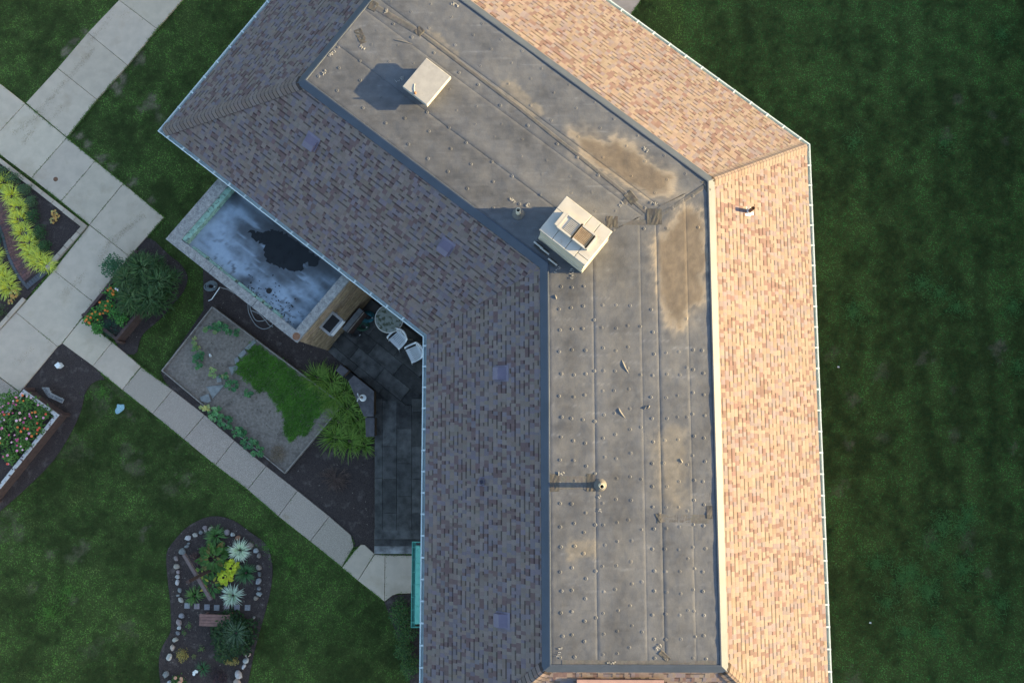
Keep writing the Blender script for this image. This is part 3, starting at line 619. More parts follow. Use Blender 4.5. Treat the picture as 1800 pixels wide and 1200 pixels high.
# rooftop unit
ZU = ZM + 1.02
q = [np.array(p) for p in pl([(994.9, 344.4), (1075.9, 405.7), (1029, 468), (949, 403.6)], ZU)]; c0 = sum(q) / 4; hx = (q[1] - q[0] + q[2] - q[3]) / 2; hy = (q[0] - q[3] + q[1] - q[2]) / 2
Lx, Ly = np.linalg.norm(hx), np.linalg.norm(hy); rz = math.atan2(hx[1], hx[0]); ca, sa = math.cos(rz), math.sin(rz)
r2 = lambda a, c, z: (c0[0] + a * ca - c * sa, c0[1] + a * sa + c * ca, z)
t = thing('rooftop_unit', (c0[0], c0[1], ZM), 'cream and white rooftop air unit with two square grilles', 'rooftop unit')
b = MB(); b.box((c0[0], c0[1], ZM + .5), (Lx - .05, Ly - .05, .86), rz); b.build('casing', M_cream, t)
b = MB(); b.box((c0[0], c0[1], ZM + .09), (Lx - .0, Ly - .0, .20), rz); b.build('curb_rail', M_cream, t)
sb_ = MB()
for s in (-1, 1): sb_.box(r2(0, s * (Ly / 2 - .018), ZM + .36), (Lx - .02, .02, .03), rz)
sb_.build('side_rib', M_cream, t)
def panel(a0, a1, b0, b1, z0, z1, nm='top_panel', m=M_hvac, bev=.008):
    b = MB(); b.prism([r2(a0, b0, 0)[:2], r2(a1, b0, 0)[:2], r2(a1, b1, 0)[:2], r2(a0, b1, 0)[:2]], z0, z1, None, bev); return b.build(nm, m, t)
hx_, hy_ = Lx / 2, Ly / 2; g = .006
panel(-hx_, -hx_ * .02 - g + .1, hy_ * .28, hy_, ZU - .07, ZU); panel(.1 - hx_ * .02 + g, hx_ * .52 - g, hy_ * .28, hy_, ZU - .07, ZU - .003); panel(hx_ * .52 + g, hx_, -hy_ * .75 + g, hy_, ZU - .07, ZU)
panel(-hx_, -hx_ * .45 - g, -hy_, hy_ * .28 - g, ZU - .07, ZU - .002); panel(-hx_ * .45 + g, hx_ * .1 - g, -hy_, hy_ * .28 - g, ZU - .07, ZU); panel(hx_ * .1 + g, hx_ * .52 - g, -hy_, hy_ * .28 - g, ZU - .07, ZU - .002); panel(hx_ * .52 + g, hx_, -hy_, -hy_ * .75 - g, ZU - .07, ZU)
for (a0, a1, b0, b1, rust) in ((-.52, .02, -.36, .30, 0), (.08, .6, -.36, .30, 1)):
    a0, a1, b0, b1 = a0 * hx_, a1 * hx_, b0 * hy_, b1 * hy_; zt = ZU + .10; wd = .05
    fr = MB()
    for (p0, p1, s0, s1) in ((a0 - wd, a0, b0 - wd, b1 + wd), (a1, a1 + wd, b0 - wd, b1 + wd), (a0, a1, b0 - wd, b0), (a0, a1, b1, b1 + wd)):
        fr.box(r2((p0 + p1) / 2, (s0 + s1) / 2, ZU + .05), (p1 - p0, s1 - s0, .10), rz)
    f = fr.build('grille_frame', M_hvac, t)
    pn = MB(); pn.box(r2((a0 + a1) / 2, (b0 + b1) / 2, ZU + .012), (a1 - a0, b1 - b0, .02), rz); pn.build('fan_well', M_rust if rust else M_dark, f, origin=BASE[t.name])
    gr = MB(); n = 9; gm = M_rust if rust else M_hvac; wbar = .016
    if not rust:
        a0 += (a1 - a0) * .28; gr.box(r2(a0 - .06, (b0 + b1) / 2, ZU + .07), (.12, b1 - b0, .01), rz)
    for i in range(n + 1):
        gr.box(r2(a0 + (a1 - a0) * i / n, (b0 + b1) / 2, ZU + .075), (wbar, b1 - b0, .014), rz); gr.box(r2((a0 + a1) / 2, b0 + (b1 - b0) * i / n, ZU + .083), (a1 - a0, wbar, .012), rz)
    gr.build('grille', mat('rust_stained_grille', (.42, .31, .2), (.28, .2, .12), 14, .8) if rust else gm, f, origin=BASE[t.name])
wg = MB(); wg.box(r2(hx_ * .66, -.05 * hy_, ZU + .05), (.10, hy_ * .72, .10), rz); wg.build('side_lip', M_hvac, t)
wg = MB(); wg.box(r2(-hx_ * .64, -.03 * hy_, ZU + .05), (.09, hy_ * .75, .10), rz); wg.build('side_lip', M_hvac, t)
for i, (px, py) in enumerate(((946, 433), (957, 443), (971, 462))):
    x, y = at2(px, py, ZM); bt = thing('roof_support_block', (x, y, ZM), ('dark rubber support block at the left corner of the rooftop unit', 'dark rubber support block midway along the shaded side of the rooftop unit', 'dark rubber support block in the shade, farthest below the rooftop unit')[i], 'support block', 'support blocks by the rooftop unit')
    b = MB(); b.box((x, y, ZM + .06), (.2, .14, .12), rz); b.build('block', mat('black_rubber', (.03, .03, .032), rough=.8), bt); c = MB(); c.tube([(x - .15 * ca, y - .15 * sa, ZM + .14), (x + .15 * ca, y + .15 * sa, ZM + .14)], .025, 8); c.build('conduit', M_steel, bt)

# ================================================================== annex with flat roof
A4 = [np.array(p) for p in pl(ANX, ANXZ)]
aw, an, ae, as_ = np.array(at2(291, 420, ANXZ)), np.array(at2(384, 313, ANXZ)), np.array(at2(612, 489, ANXZ)), np.array(at2(521.5, 602, ANXZ))
ud = (as_ - aw); ud /= np.linalg.norm(ud); vd = (an - aw); vd /= np.linalg.norm(vd); Wd, Dd = np.linalg.norm(as_ - aw), np.linalg.norm(an - aw) + .75
ap = lambda s, r: tuple(aw + ud * s + vd * r)
anx = thing('annex_building', (float(aw[0] + 2), float(aw[1]), 0), 'low tan brick annex with flat ponded roof and concrete parapet', 'building')
def hole_ring(o, i, z0, z1, col=None):
    b = MB(); n = 4; vv = [p + (z,) for z in (z0, z1) for p in o] + [p + (z,) for z in (z0, z1) for p in i]
    fs = []
    for k in range(4):
        j = (k + 1) % 4; fs += [(k, j, 4 + j, 4 + k), (8 + j, 8 + k, 12 + k, 12 + j), (4 + k, 4 + j, 12 + j, 12 + k)]
    b.add(vv, fs, col); return b
cw, cs_ = .38, .28
outer = [ap(0, 0), ap(Wd, 0), ap(Wd, Dd), ap(0, Dd)]; inner = [ap(cw, cs_), ap(Wd - cs_, cs_), ap(Wd - cs_, Dd - .01), ap(cw, Dd - .01)]
hole_ring(outer, inner, ANXZ - .12, ANXZ, (1, 1, 1)).build('parapet_coping', M_stone, anx)
for s in (.33, .66):
    b = MB(); p, q_ = ap(Wd * s - .004, -.004), ap(Wd * s + .004, cs_); b.box((*ap(Wd * s, cs_ / 2), ANXZ + .0005), (.012, cs_, .004), math.atan2(vd[1], vd[0]) - math.pi / 2); b.build('coping_joint', M_dark, anx)
b = MB(); x, y = ap(Wd - .13, .14); b.lathe((x, y, ANXZ), [(.12, .0005), (.1, .002)], 14); b.build('rust_stain', M_rust, anx)
# brick walls: real courses on the side the photo shows
b = MB(); wi = [ap(.05, .05), ap(Wd - .06, .05), ap(Wd - .06, Dd), ap(.05, Dd)]; b.prism(wi, -.1, ANXZ - .27, (.8, .8, .8)); wall = b.build('wall', M_brick, anx)
b = MB(); zc = .0
while zc < ANXZ - .2:
    s = .05 - rnd(0, .3)
    while s < Dd:
        l = .3; s0, s1 = max(s, .05), min(s + l - .01, Dd)
        if s1 - s0 > .03:
            k = rnd(.75, 1.25); c = aw + ud * (Wd - .052) + vd * (s0 + s1) / 2; b.box((c[0], c[1], zc + .035), (s1 - s0, .024, .062), math.atan2(vd[1], vd[0]), (k, k * rnd(.95, 1.03), k * rnd(.9, 1.05)))
        s += l
    zc += .072
b.build('brick_courses', M_brick, wall, kind='stuff', origin=BASE[anx.name])
zr = ANXZ - .24
PUD = [(437, 407), (461, 409), (478, 405), (490, 406), (515, 419), (541, 440), (563, 456), (552, 468), (536, 461), (529, 477), (507, 473), (484, 468), (467, 456), (464, 433), (450, 422)]
pud = [np.array(p) for p in pl(PUD, zr)]
def annex_roof():
    nu, nv = 90, 60; u, v = np.meshgrid(np.linspace(cw - .05, Wd - cs_ + .05, nu), np.linspace(cs_ - .05, Dd, nv))
    x = aw[0] + ud[0] * u + vd[0] * v; y = aw[1] + ud[1] * u + vd[1] * v
    n1 = fbm(x * .8 + 3, y * .8, 71); n2 = fbm(x * 2.5, y * 2.5, 75); st = fbm(u * 1.2 + 7, v * 6, 79, 3); n3 = fbm(x * 9, y * 9, 83)
    d = sdist(x, y, [tuple(p) for p in pud])
    k = sst(.36, .62, n1 * .45 + n2 * .35 + st * .2 + .10 * sst(1.2, .2, v)); k = k * sst(.02, -.75, d + (n2 - .5) * .9 + (n3 - .5) * .35) + .10
    k = np.maximum(k, .9 * sst(.60, .72, st) * sst(.3, .6, n1)); k = k * (1 - .75 * sst(.3, 0.0, np.abs(v - Dd + .9)) )
    moss = sst(.55, .68, n3) * sst(1.6, .3, v) * sst(.5, .62, n2); k = k * (1 - .85 * moss)
    c = np.array([.03, .032, .036]) * (1 - k[..., None]) + np.array([.235, .30, .37]) * k[..., None]  # pale mineral stains, tinted blue with painted-in sky reflection of the wet film
    return np_mesh('roof_deck', np.stack([x, y, np.full_like(x, zr)], -1).reshape(-1, 3) - np.array(BASE[anx.name]), grid_faces(nv, nu), c.reshape(-1, 3), M_annex, anx)
annex_roof()
pc = catmull([tuple(p) for p in pud], 7, True); b = MB(); cen = np.mean(pud, 0); b.add([(p[0] + rnd(-.05, .05), p[1] + rnd(-.05, .05), zr + .004) for p in pc], [tuple(range(len(pc)))]); b.build('puddle', M_pud, anx)
# green copper flashing inside the coping
b = MB(); b.prism([ap(cw + .002, cs_ + .02), ap(cw + .17, cs_ + .02), ap(cw + .17, Dd), ap(cw + .002, Dd)], zr - .02, ANXZ - .02); b.build('copper_flashing', M_verd2, anx)
b = MB(); s = cw + .4
while s < Wd - 1.2:
    l = rnd(.2, .7); b.prism([ap(s, cs_ + .002), ap(s + l, cs_ + .002), ap(s + l, cs_ + rnd(.05, .1)), ap(s, cs_ + rnd(.04, .09))], zr - .02, ANXZ - rnd(.02, .05)); s += l + rnd(.02, .15)
b.build('copper_flashing', M_verd2, anx)
x, y = at2(473, 511, zr); b = MB(); b.lathe((x, y, zr), [(.09, .004), (.07, .008), (.05, .002)], 14); b.build('roof_drain', M_dark, anx)
b = MB()
for _ in range(70):
    s, r = rnd(Wd * .5, Wd - .5), abs(random.gauss(0, .3)) + cs_ + .03; p = ap(s, r); b.box((p[0], p[1], zr + .01), (rnd(.015, .05), rnd(.015, .04), .012), rnd(0, 3))
b.build('moss_debris', M_dark, anx, kind='stuff')

# window air unit on the annex wall
c = aw + ud * (Wd + .16) + vd * 1.02; an_ = math.atan2(vd[1], vd[0]); zc = 2.9
acu = thing('window_air_unit', (c[0], c[1], zc - .2), 'grey metal window air unit jutting from the tan brick wall', 'air conditioner')
b = MB(); b.box((c[0], c[1], zc), (.66, .46, .38), an_); b.build('case', M_steel, acu)
b = MB(); b.box((c[0] + ud[0] * .02, c[1] + ud[1] * .02, zc + .192), (.5, .3, .006), an_); b.build('top_recess', M_dark, acu)
b = MB()
for k in range(7): b.box((c[0] + ud[0] * .236, c[1] + ud[1] * .236, zc - .14 + k * .045), (.58, .014, .02), an_)
b.build('louvre', M_white, acu)
b = MB(); b.box((c[0] - ud[0] * .2, c[1] - ud[1] * .2, zc - .24), (.74, .1, .06), an_); b.build('sill', M_stone, acu)

# long box bench against the wall with coiled hoses
c = aw + ud * (Wd + .22) + vd * 2.0; 
p0, p1 = np.array(at2(634, 545, ZP + .75)), np.array(at2(606, 579, ZP + .75)); cc = (p0 + p1) / 2; an2 = math.atan2(*(p0 - p1)[::-1]); Lb = np.linalg.norm(p0 - p1)
tb = thing('storage_bench', (cc[0], cc[1], ZP), 'long dark box bench with grey lid against the tan brick wall', 'bench')
b = MB(); b.box((cc[0], cc[1], ZP + .35), (Lb, .26, .7), an2); b.build('box', M_wood, tb)
b = MB(); b.box((cc[0], cc[1], ZP + .73), (Lb + .06, .17, .05), an2); b.build('lid', mat('grey_lid', (.20, .21, .22), (.13, .14, .15), 8, .6), tb)
b = MB(); off = ud * .13; b.box((cc[0] + off[0], cc[1] + off[1], ZP + .72), (Lb + .04, .03, .03), an2); b.build('edge_rail', M_wwood, tb)
def coil(name, px, py, z, r, turns, m, label, tube=.013, sq=.8):
    x, y = at2(px, py, z); t = thing(name, (x, y, z), label, 'hose'); b = MB(); pts = []
    for k in range(turns * 14): a = 2 * math.pi * k / 14; rr = r * (.55 + .45 * abs(math.sin(k * .071 + 1))) ; pts.append((x + rr * math.cos(a) + .04 * math.sin(k * .05), y + sq * rr * math.sin(a) + .03 * math.cos(k * .037), z + .012 + .011 * k / 14))
    b.tube(pts, tube, 6); b.build('loops', m, t, True)
    c = MB(); e = Vector(pts[-1]); c.tube([e, e + Vector((.05, .03, 0))], tube * 1.5, 8); c.build('coupling', M_steel, t); return t
coil('garden_hose', 647, 557, ZP, .22, 9, M_hose_t, 'teal garden hose coiled beside the box bench'); coil('garden_hose', 639, 573, ZP, .19, 8, M_hose_g, 'dark green hose coil between the teal and black coils'); coil('garden_hose', 625, 585, ZP, .2, 7, M_hose_k, 'black hose coil nearest the end of the box bench')
coil('garden_hose', 372, 503, .03, .2, 9, M_hose_d, 'grey-blue hose coiled on the mulch at the annex corner', .014)
x, y = at2(455, 560, .03); t = thing('garden_hose', (x, y, .02), 'pale hose lying in wide loops below the annex coping', 'hose'); b = MB()
b.tube([at(*p, .035) for p in catmull([(436, 530), (437, 548), (444, 563), (452, 573), (463, 578), (474, 575), (482, 566)], 6)], .014, 6); b.tube([at(*p, .05) for p in catmull([(439, 532), (441, 546), (449, 562), (460, 564), (470, 560), (478, 552)], 6)], .014, 6); b.tube([at(*p, .06) for p in catmull([(440, 545), (455, 551), (466, 562), (473, 571), (480, 574)], 6)], .014, 6); b.build('loops', mat('pale_hose', (.30, .31, .31), rough=.5), t, True)
x, y = at2(365, 525, .05); t = thing('white_pipe', (x, y, 0), 'thin bent white pipe lying on mulch below the annex', 'pipe'); b = MB(); b.tube([at(386, 505, .25), at(385, 507, .2), at(372, 526, .12), at(366.5, 528.5, .08)], .016, 8); b.build('pipe', M_white, t, True)
b = MB(); b.tube([at(386, 504.5, .25), at(400, 508.5, .2), at(412, 516, .1)], .012, 6); b.build('branch', M_steel, t, True)

# ================================================================== patio things
def cpt(*pts): return [at2(p[0], p[1], p[2]) for p in pts]
x, y = at2(640, 700, ZP); lw = thing('stone_bench_wall', (x, y, 0), 'low dark stone wall with slate caps on the patio edge', 'garden wall')
for poly, z, nm in (([(599, 640), (590, 650.5), (603, 662), (613, 651)], ZP + .42, 'cap_stone'), ([(622.5, 659), (657.5, 687), (657, 732), (640, 732), (612, 669)], ZP + .55, 'cap_stone'), ([(642, 733), (658.5, 733), (658.5, 767.5), (643, 767.5)], ZP + .42, 'cap_stone')):
    pw = pl(poly, z); b = MB(); b.prism(pw, z - .07, z, None, .012); b.build(nm, M_slate, lw)
    c0 = np.mean(pw, 0); b = MB(); b.prism([tuple(c0 + (np.array(p) - c0) * .9) for p in pw], -.05, z - .07, (.42, .38, .36)); b.build('wall_base', M_brick, lw)
pw = pl([(603, 662), (613, 651), (622.5, 659), (612, 669)], ZP + .1); b = MB(); b.prism(pw, -.05, ZP + .06); b.build('fire_basin', M_dark, lw)
# small white angel ornament
x, y = at2(635, 698, ZP + .55); zt = ZP + .55; t = thing('angel_ornament', (x, y, zt), 'small white angel ornament on the slate wall cap', 'ornament')
b = MB(); b.lathe((x + .06, y - .02, zt), [(.0, 0), (.115, .0), (.12, .015), (.105, .022), (.02, .024)], 20); b.build('plate', M_white, t, True)
b = MB(); b.lathe((x + .02, y - .01, zt), [(.05, .02), (.055, .06), (.032, .15), (.026, .2), (.012, .215), (.03, .235), (.033, .26), (.02, .285), (.005, .292)], 12); b.build('figure', mat('weathered_plaster', (.45, .4, .38), (.3, .25, .24), 30, .8), t, True)
for s in (1, -1):
    b = MB(); pr = [(0, 0, .12), (-.02, .03 * s, .24), (-.05, .12 * s, .27), (-.06, .15 * s, .2), (-.05, .10 * s, .08)]; b.add([(x - .02 + p[0], y + p[1], zt + p[2]) for p in pr] + [(x - .038 + p[0], y + p[1], zt + p[2]) for p in pr], [(0, 1, 2, 3, 4), (9, 8, 7, 6, 5)] + [(k, (k + 1) % 5, 5 + (k + 1) % 5, 5 + k) for k in range(5)]); b.build('wing', M_white, t)
# round glass table
x, y = at2(684, 560, ZP + .72); t = thing('round_table', (x, y, ZP), 'round glass patio table with mossy dirt under the eave', 'table')
b = MB(); b.lathe((x, y, ZP + .70), [(.47, 0), (.475, .012), (.44, .016), (.01, .016)], 40); b.build('glass_top', M_glass, t)
b = MB(); n = 40; pts = [(x + .475 * math.cos(2 * math.pi * k / n), y + .475 * math.sin(2 * math.pi * k / n), ZP + .705) for k in range(n + 1)]; b.tube(pts, .016, 6); b.build('rim', M_white, t, True)
for k in range(4):
    a = k * math.pi / 2 + .5; b = MB(); b.tube([(x + .1 * math.cos(a), y + .1 * math.sin(a), ZP + .69), (x + .16 * math.cos(a), y + .16 * math.sin(a), ZP + .3), (x + .4 * math.cos(a), y + .4 * math.sin(a), ZP)], .016, 6); b.build('leg', M_white, t, True)
# resin armchairs
def chair(px, py, face, label):
    x, y = at2(px, py, ZP + .45); t = thing('resin_armchair', (x, y, ZP), label, 'chair', 'white resin armchairs'); ca, sa = math.cos(face), math.sin(face)
    W = lambda f, l, z: (x + f * ca - l * sa, y + f * sa + l * ca, ZP + z)
    b = MB()   # seat with slots: front and rear rails, side rails, slats
    sw = lambda f: .205 + .03 * (f + .22) / .44
    for f0, f1 in ((.12, .24), (-.22, -.14)): b.add([W(f0, -sw(f0), .43), W(f1, -sw(f1), .43), W(f1, sw(f1), .43), W(f0, sw(f0), .43), W(f0, -sw(f0), .405), W(f1, -sw(f1), .40), W(f1, sw(f1), .40), W(f0, sw(f0), .405)], [(0, 1, 2, 3), (0, 4, 5, 1), (1, 5, 6, 2), (2, 6, 7, 3), (3, 7, 4, 0)])
    for k in range(7):
        l0 = -.2 + k * .059; b.add([W(-.14, l0, .427), W(.12, l0 * 1.1, .43), W(.12, (l0 + .046) * 1.1, .43), W(-.14, l0 + .046, .427), W(-.14, l0, .41), W(.12, l0 * 1.1, .41), W(.12, (l0 + .046) * 1.1, .41), W(-.14, l0 + .046, .41)], [(0, 1, 2, 3), (0, 4, 5, 1), (2, 6, 7, 3)])
    b.build('seat', M_resin, t)
    b = MB(); n = 9   # curved back of vertical slats with top rail
    for k in range(n):
        u0, u1 = -1 + 2 * k / n + .05, -1 + 2 * (k + 1) / n - .05
        for side in (0,):
            P = lambda u, z, d: W(-.23 - .10 * (z - .43) / .4 + .10 * u * u - d, u * (.23 + .02 * (z - .43)), z)
            vv = [P(u0, .43, 0), P(u1, .43, 0), P(u1, .80, 0), P(u0, .80, 0), P(u0, .43, .015), P(u1, .43, .015), P(u1, .80, .015), P(u0, .80, .015)]
            b.add(vv, [(0, 1, 2, 3), (7, 6, 5, 4), (0, 3, 7, 4), (1, 5, 6, 2)])
    pts = [W(-.33 + .10 * u * u, u * .245, .82 - .05 * abs(u) ** 3) for u in np.linspace(-1, 1, 13)]; b.tube(pts, .026, 8); b.build('backrest', M_resin, t, True)
    for s in (1, -1):
        b = MB(); pts = catmull([W(-.24, s * .245, .74), W(-.12, s * .275, .66), (W(.08, s * .285, .645)), W(.2, s * .275, .63), W(.235, s * .262, .56), W(.25, s * .26, .42)], 4)
        rr = []; fs = []
        for i, p in enumerate(pts):
            hw = .03
            for dl, dz in ((-hw, 0), (hw, 0), (hw, -.02), (-hw, -.02)): rr.append((p[0] - dl * sa, p[1] + dl * ca, p[2] + dz))
        for i in range(len(pts) - 1):
            for k in range(4): fs.append((i * 4 + k, i * 4 + (k + 1) % 4, i * 4 + 4 + (k + 1) % 4, i * 4 + 4 + k))
        b.add(rr, fs); b.build('armrest', M_resin, t)
        for f0, f1 in ((.22, .29), (-.2, -.31)):
            b = MB(); b.tube([W(f0, s * .22, .42), W(f1, s * .27, 0)], .024, 6, None, .018); b.build('leg', M_resin, t, True)
chair(700, 596, math.atan2(-.72, -.69), 'white resin armchair next to the round glass table'); chair(729, 620, math.atan2(-.45, -.9), 'white resin armchair tucked under the gutter corner')

# copper door canopy under the west eave
zc = 3.3; x, y = at2(735, 1028, zc); t = thing('copper_canopy', (x, y, zc), 'small green copper hip canopy with its own gutter under the eave', 'canopy')
ex = -NB['W'][1] - WALL_O; g0, g1 = at2(724, 952, zc), at2(722.5, 1102.5, zc); gx = (g0[0] + g1[0]) / 2; gy1, gy0 = g0[1], g1[1]; xw = ex + .02
rx = at2(729.5, 1000, zc + .05)[0]; b = MB(); zt = zc + .45; k_ = .3
b.add([(rx, gy0 + .1, zc), (xw, gy0 + .1, zc), (xw, gy1 - .1, zc), (rx, gy1 - .1, zc), (xw, gy0 + k_ + .1, zt), (xw, gy1 - k_ - .1, zt)], [(0, 3, 5, 4), (0, 4, 1), (3, 2, 5), (0, 1, 2, 3)]); b.build('roof', M_verd, t)
for k in range(1, 4):
    b = MB(); yy = gy0 + (gy1 - gy0) * k / 4; b.tube([(rx - .005, yy, zc + .006), (xw, yy, zt + .006)], .012, 6); b.build('standing_seam', M_verd, t)
b = MB(); th = .02
for (xa, ya, xb, yb) in ((gx, gy0, gx + th, gy1), (gx + th, gy0, xw, gy0 + th), (gx + th, gy1 - th, xw, gy1)): b.prism([(xa, ya), (xb, ya), (xb, yb), (xa, yb)], zc - .1, zc + .01)
b.prism([(gx + th, gy0 + th), (rx, gy0 + th), (rx, gy1 - th), (gx + th, gy1 - th)], zc - .1, zc - .088); b.build('gutter', M_verd, t)
for k in range(7): b = MB(); yy = gy0 + .15 + (gy1 - gy0 - .3) * k / 6; b.box(((gx + rx) / 2, yy, zc + .012), (rx - gx, .02, .006)); b.build('gutter_hanger', M_verd, t)

# ================================================================== planters, beds and edging
def timber_planter(name, top, z, label, rim_m, th=.10, soil=.10, courses=2):
    pw = [np.array(p) for p in pl(top, z)]; c0 = np.mean(pw, 0)
    if sum(pw[i][0] * pw[(i + 1) % 4][1] - pw[(i + 1) % 4][0] * pw[i][1] for i in range(4)) < 0: pw = pw[::-1]
    t = thing(name, (c0[0], c0[1], 0), label, 'planter'); inn = [np.array(p) for p in inset([tuple(p) for p in pw], th)]
    for i in range(4):
        j = (i + 1) % 4; q = [tuple(pw[i]), tuple(pw[j]), tuple(inn[j]), tuple(inn[i])]
        for k in range(courses):
            za, zb = z * k / courses + (.004 if k else -.05), z * (k + 1) / courses - .006
            sh = rnd(-.006, .006); b = MB(); b.prism([(p[0] + sh, p[1] + sh) for p in q], za, zb - (.03 if k == courses - 1 else 0), None, .008); b.build('timber', M_wood, t)
        b = MB(); b.prism(q, z - .03, z, None, .006); b.build('top_rail', rim_m, t)
    for i in range(4):
        b = MB(); b.box((pw[i][0], pw[i][1], z / 2 - .02), (.11, .11, z - .05), .6); b.build('corner_post', M_wood, t)
    b = MB(); b.prism([tuple(p) for p in inn], .0, z - soil); b.build('soil', M_mulch, t); return t
PLA = [(145, 553), (237, 442), (296, 489), (204, 599)]; PLB = [(41, 684), (104, 729), (-20, 884), (-84, 838)]
timber_planter('timber_planter', PLA, .52, 'brown timber planter packed with shrubs and orange flowers beside the walk', M_wood)
timber_planter('timber_planter', PLB, .55, 'brown timber planter with peeling white rim full of pink zinnias', M_pwood, .13)
# vegetable bed
W4 = [(283, 651), (372.5, 538), (603, 711), (500, 832.5)]; ZB = .2
pw = [np.array(p) for p in pl(W4, ZB)]; c0 = np.mean(pw, 0); vb_ = thing('vegetable_bed', (c0[0], c0[1], 0), 'board-edged vegetable bed with dry soil and squash plants', 'garden bed')
if sum(pw[i][0] * pw[(i + 1) % 4][1] - pw[(i + 1) % 4][0] * pw[i][1] for i in range(4)) < 0: pw = pw[::-1]
inn = inset([tuple(p) for p in pw], .035)
for i in range(4):
    j = (i + 1) % 4; n = 2 if np.linalg.norm(pw[j] - pw[i]) < 3.2 else 3
    for k in range(n):
        a0, a1 = k / n, (k + 1) / n - .004; l = lambda p, q, t: tuple(np.array(p) * (1 - t) + np.array(q) * t); b = MB(); b.prism([l(pw[i], pw[j], a0), l(pw[i], pw[j], a1), l(inn[i], inn[j], a1), l(inn[i], inn[j], a0)], -.03, ZB + rnd(-.02, .01), None, .005); b.build('edge_board', M_wwood, vb_)
X, Y = grid_sheet(min(p[0] for p in inn), max(p[0] for p in inn), min(p[1] for p in inn), max(p[1] for p in inn), .07)
b = MB(); b.prism(inn, .0, .11); b.build('soil', M_soil, vb_)
sm_ = MB(); pin = sdist(X, Y, inn)
for _ in range(900):
    x, y = rnd(X.min(), X.max()), rnd(Y.min(), Y.max())
    if sdist(x, y, inn) > .06: r = rnd(.008, .03); sm_.lathe((x, y, .108), [(r, 0), (r * .8, r * .5), (r * .3, r * .75)], 5, None, 1, rnd(.6, 1), rnd(0, 3))
sm_.build('soil_clods', M_soil, vb_, kind='stuff')
for i, poly in enumerate(([(401.7, 645), (417.5, 641.7), (418.5, 647), (407, 659)], [(362.5, 679), (394, 676), (386, 687), (374, 700)], [(351.7, 697.5), (366.7, 691.7), (370.8, 705), (365, 708), (353, 705)], [(380, 661), (388, 659), (390, 670), (382, 672)], [(447, 596), (451, 601), (437, 615), (430, 612)], [(430, 613), (434, 620), (424, 630), (418, 624)], [(418, 626), (421, 634), (414, 640), (412, 631)])):
    pw2 = pl(poly, .15); c0 = np.mean(pw2, 0); t = thing('flagstone', (c0[0], c0[1], .1), ('small grey flagstone at the corner of the weedy patch', 'large pointed grey flagstone among the squash', 'rounded grey flagstone nearest the walk', 'small grey flagstone half hidden by squash leaves', 'long grey edging stone under the bed board', 'middle grey edging stone along the weedy patch', 'short grey edging stone at the weedy corner')[i], 'flagstone', 'flagstones in the vegetable bed')
    b = MB(); b.prism(pw2, .1, .15 + .004 * i, None, .01); b.build('stone', M_flag, t)

# kerb blocks round the north-west bed
curb = bpy.data.objects.new('bed_kerb', None); link(curb); curb['kind'] = 'structure'; BASE[curb.name] = Vector()
def kerb(p, q, ln, wd, side):
    p, q = np.array(at2(*p, .1)), np.array(at2(*q, .1)); u = q - p; L_ = np.linalg.norm(u); u /= L_; n = np.array((-u[1], u[0])) * side; n_ = max(1, round(L_ / ln)); l = L_ / n_
    for k in range(n_):
        a, c = p + u * (k * l + .006), p + u * ((k + 1) * l - .006); w0 = wd + rnd(-.01, .01); b = MB(); kk = rnd(.75, .95); b.prism([tuple(a), tuple(c), tuple(c + n * w0), tuple(a + n * w0)], -.05, .095 + rnd(-.006, .006), (kk, kk, kk * 1.02), .015); b.build('kerb_block', M_conc, curb)
kerb((-60, 232), (153, 397), .52, .15, -1); kerb((151.5, 399), (83, 475), .34, .17, -1); kerb((44, 527), (-40, 622), .9, .15, -1)

# curved brick path
bp = bpy.data.objects.new('brick_path', None); link(bp); bp['kind'] = 'structure'; BASE[bp.name] = Vector()
cl = [np.array(at2(*p, .04)) for p in catmull([(-70, 322), (-28, 340), (5, 368), (22, 402), (33, 440), (49, 472), (66, 494)], 12)]
acc = [0]
for i in range(1, len(cl)): acc.append(acc[-1] + np.linalg.norm(cl[i] - cl[i - 1]))
def cpath(s, l):
    s = min(max(s, 0), acc[-1] - 1e-6); i = max(j for j in range(len(acc)) if acc[j] <= s); i = min(i, len(cl) - 2); t = (s - acc[i]) / (acc[i + 1] - acc[i]); d0 = cl[min(i + 1, len(cl) - 1)] - cl[max(i - 1, 0)]; d1 = cl[min(i + 2, len(cl) - 1)] - cl[i]
    d = d0 / np.linalg.norm(d0) * (1 - t) + d1 / np.linalg.norm(d1) * t; d /= np.linalg.norm(d); return tuple(cl[i] * (1 - t) + cl[i + 1] * t + np.array((-d[1], d[0])) * l)
base = MB(); base.prism([cpath(s, .47) for s in np.linspace(0, acc[-1], 30)] + [cpath(s, -.47) for s in np.linspace(acc[-1], 0, 30)], -.04, .03); base.build('path_bed', M_mulch, bp)
BRK = [(.165, .08, .068), (.145, .076, .068), (.125, .07, .068), (.18, .09, .07)]
rowl = .105; nr = int((acc[-1] - .22) / rowl)
for r in range(nr):
    s0, s1 = r * rowl, (r + 1) * rowl - .007; l = -.36 - (.1 if r % 2 else 0)
    while l < .35:
        a, c = max(l, -.36), min(l + .2 - .007, .36)
        if c - a > .03: b = MB(); b.prism([cpath(s0, a), cpath(s1, a), cpath(s1, c), cpath(s0, c)], .0, .042 + rnd(-.002, .002), jit(random.choice(BRK), .15), .005); b.build('brick', M_bpav, bp)
        l += .2
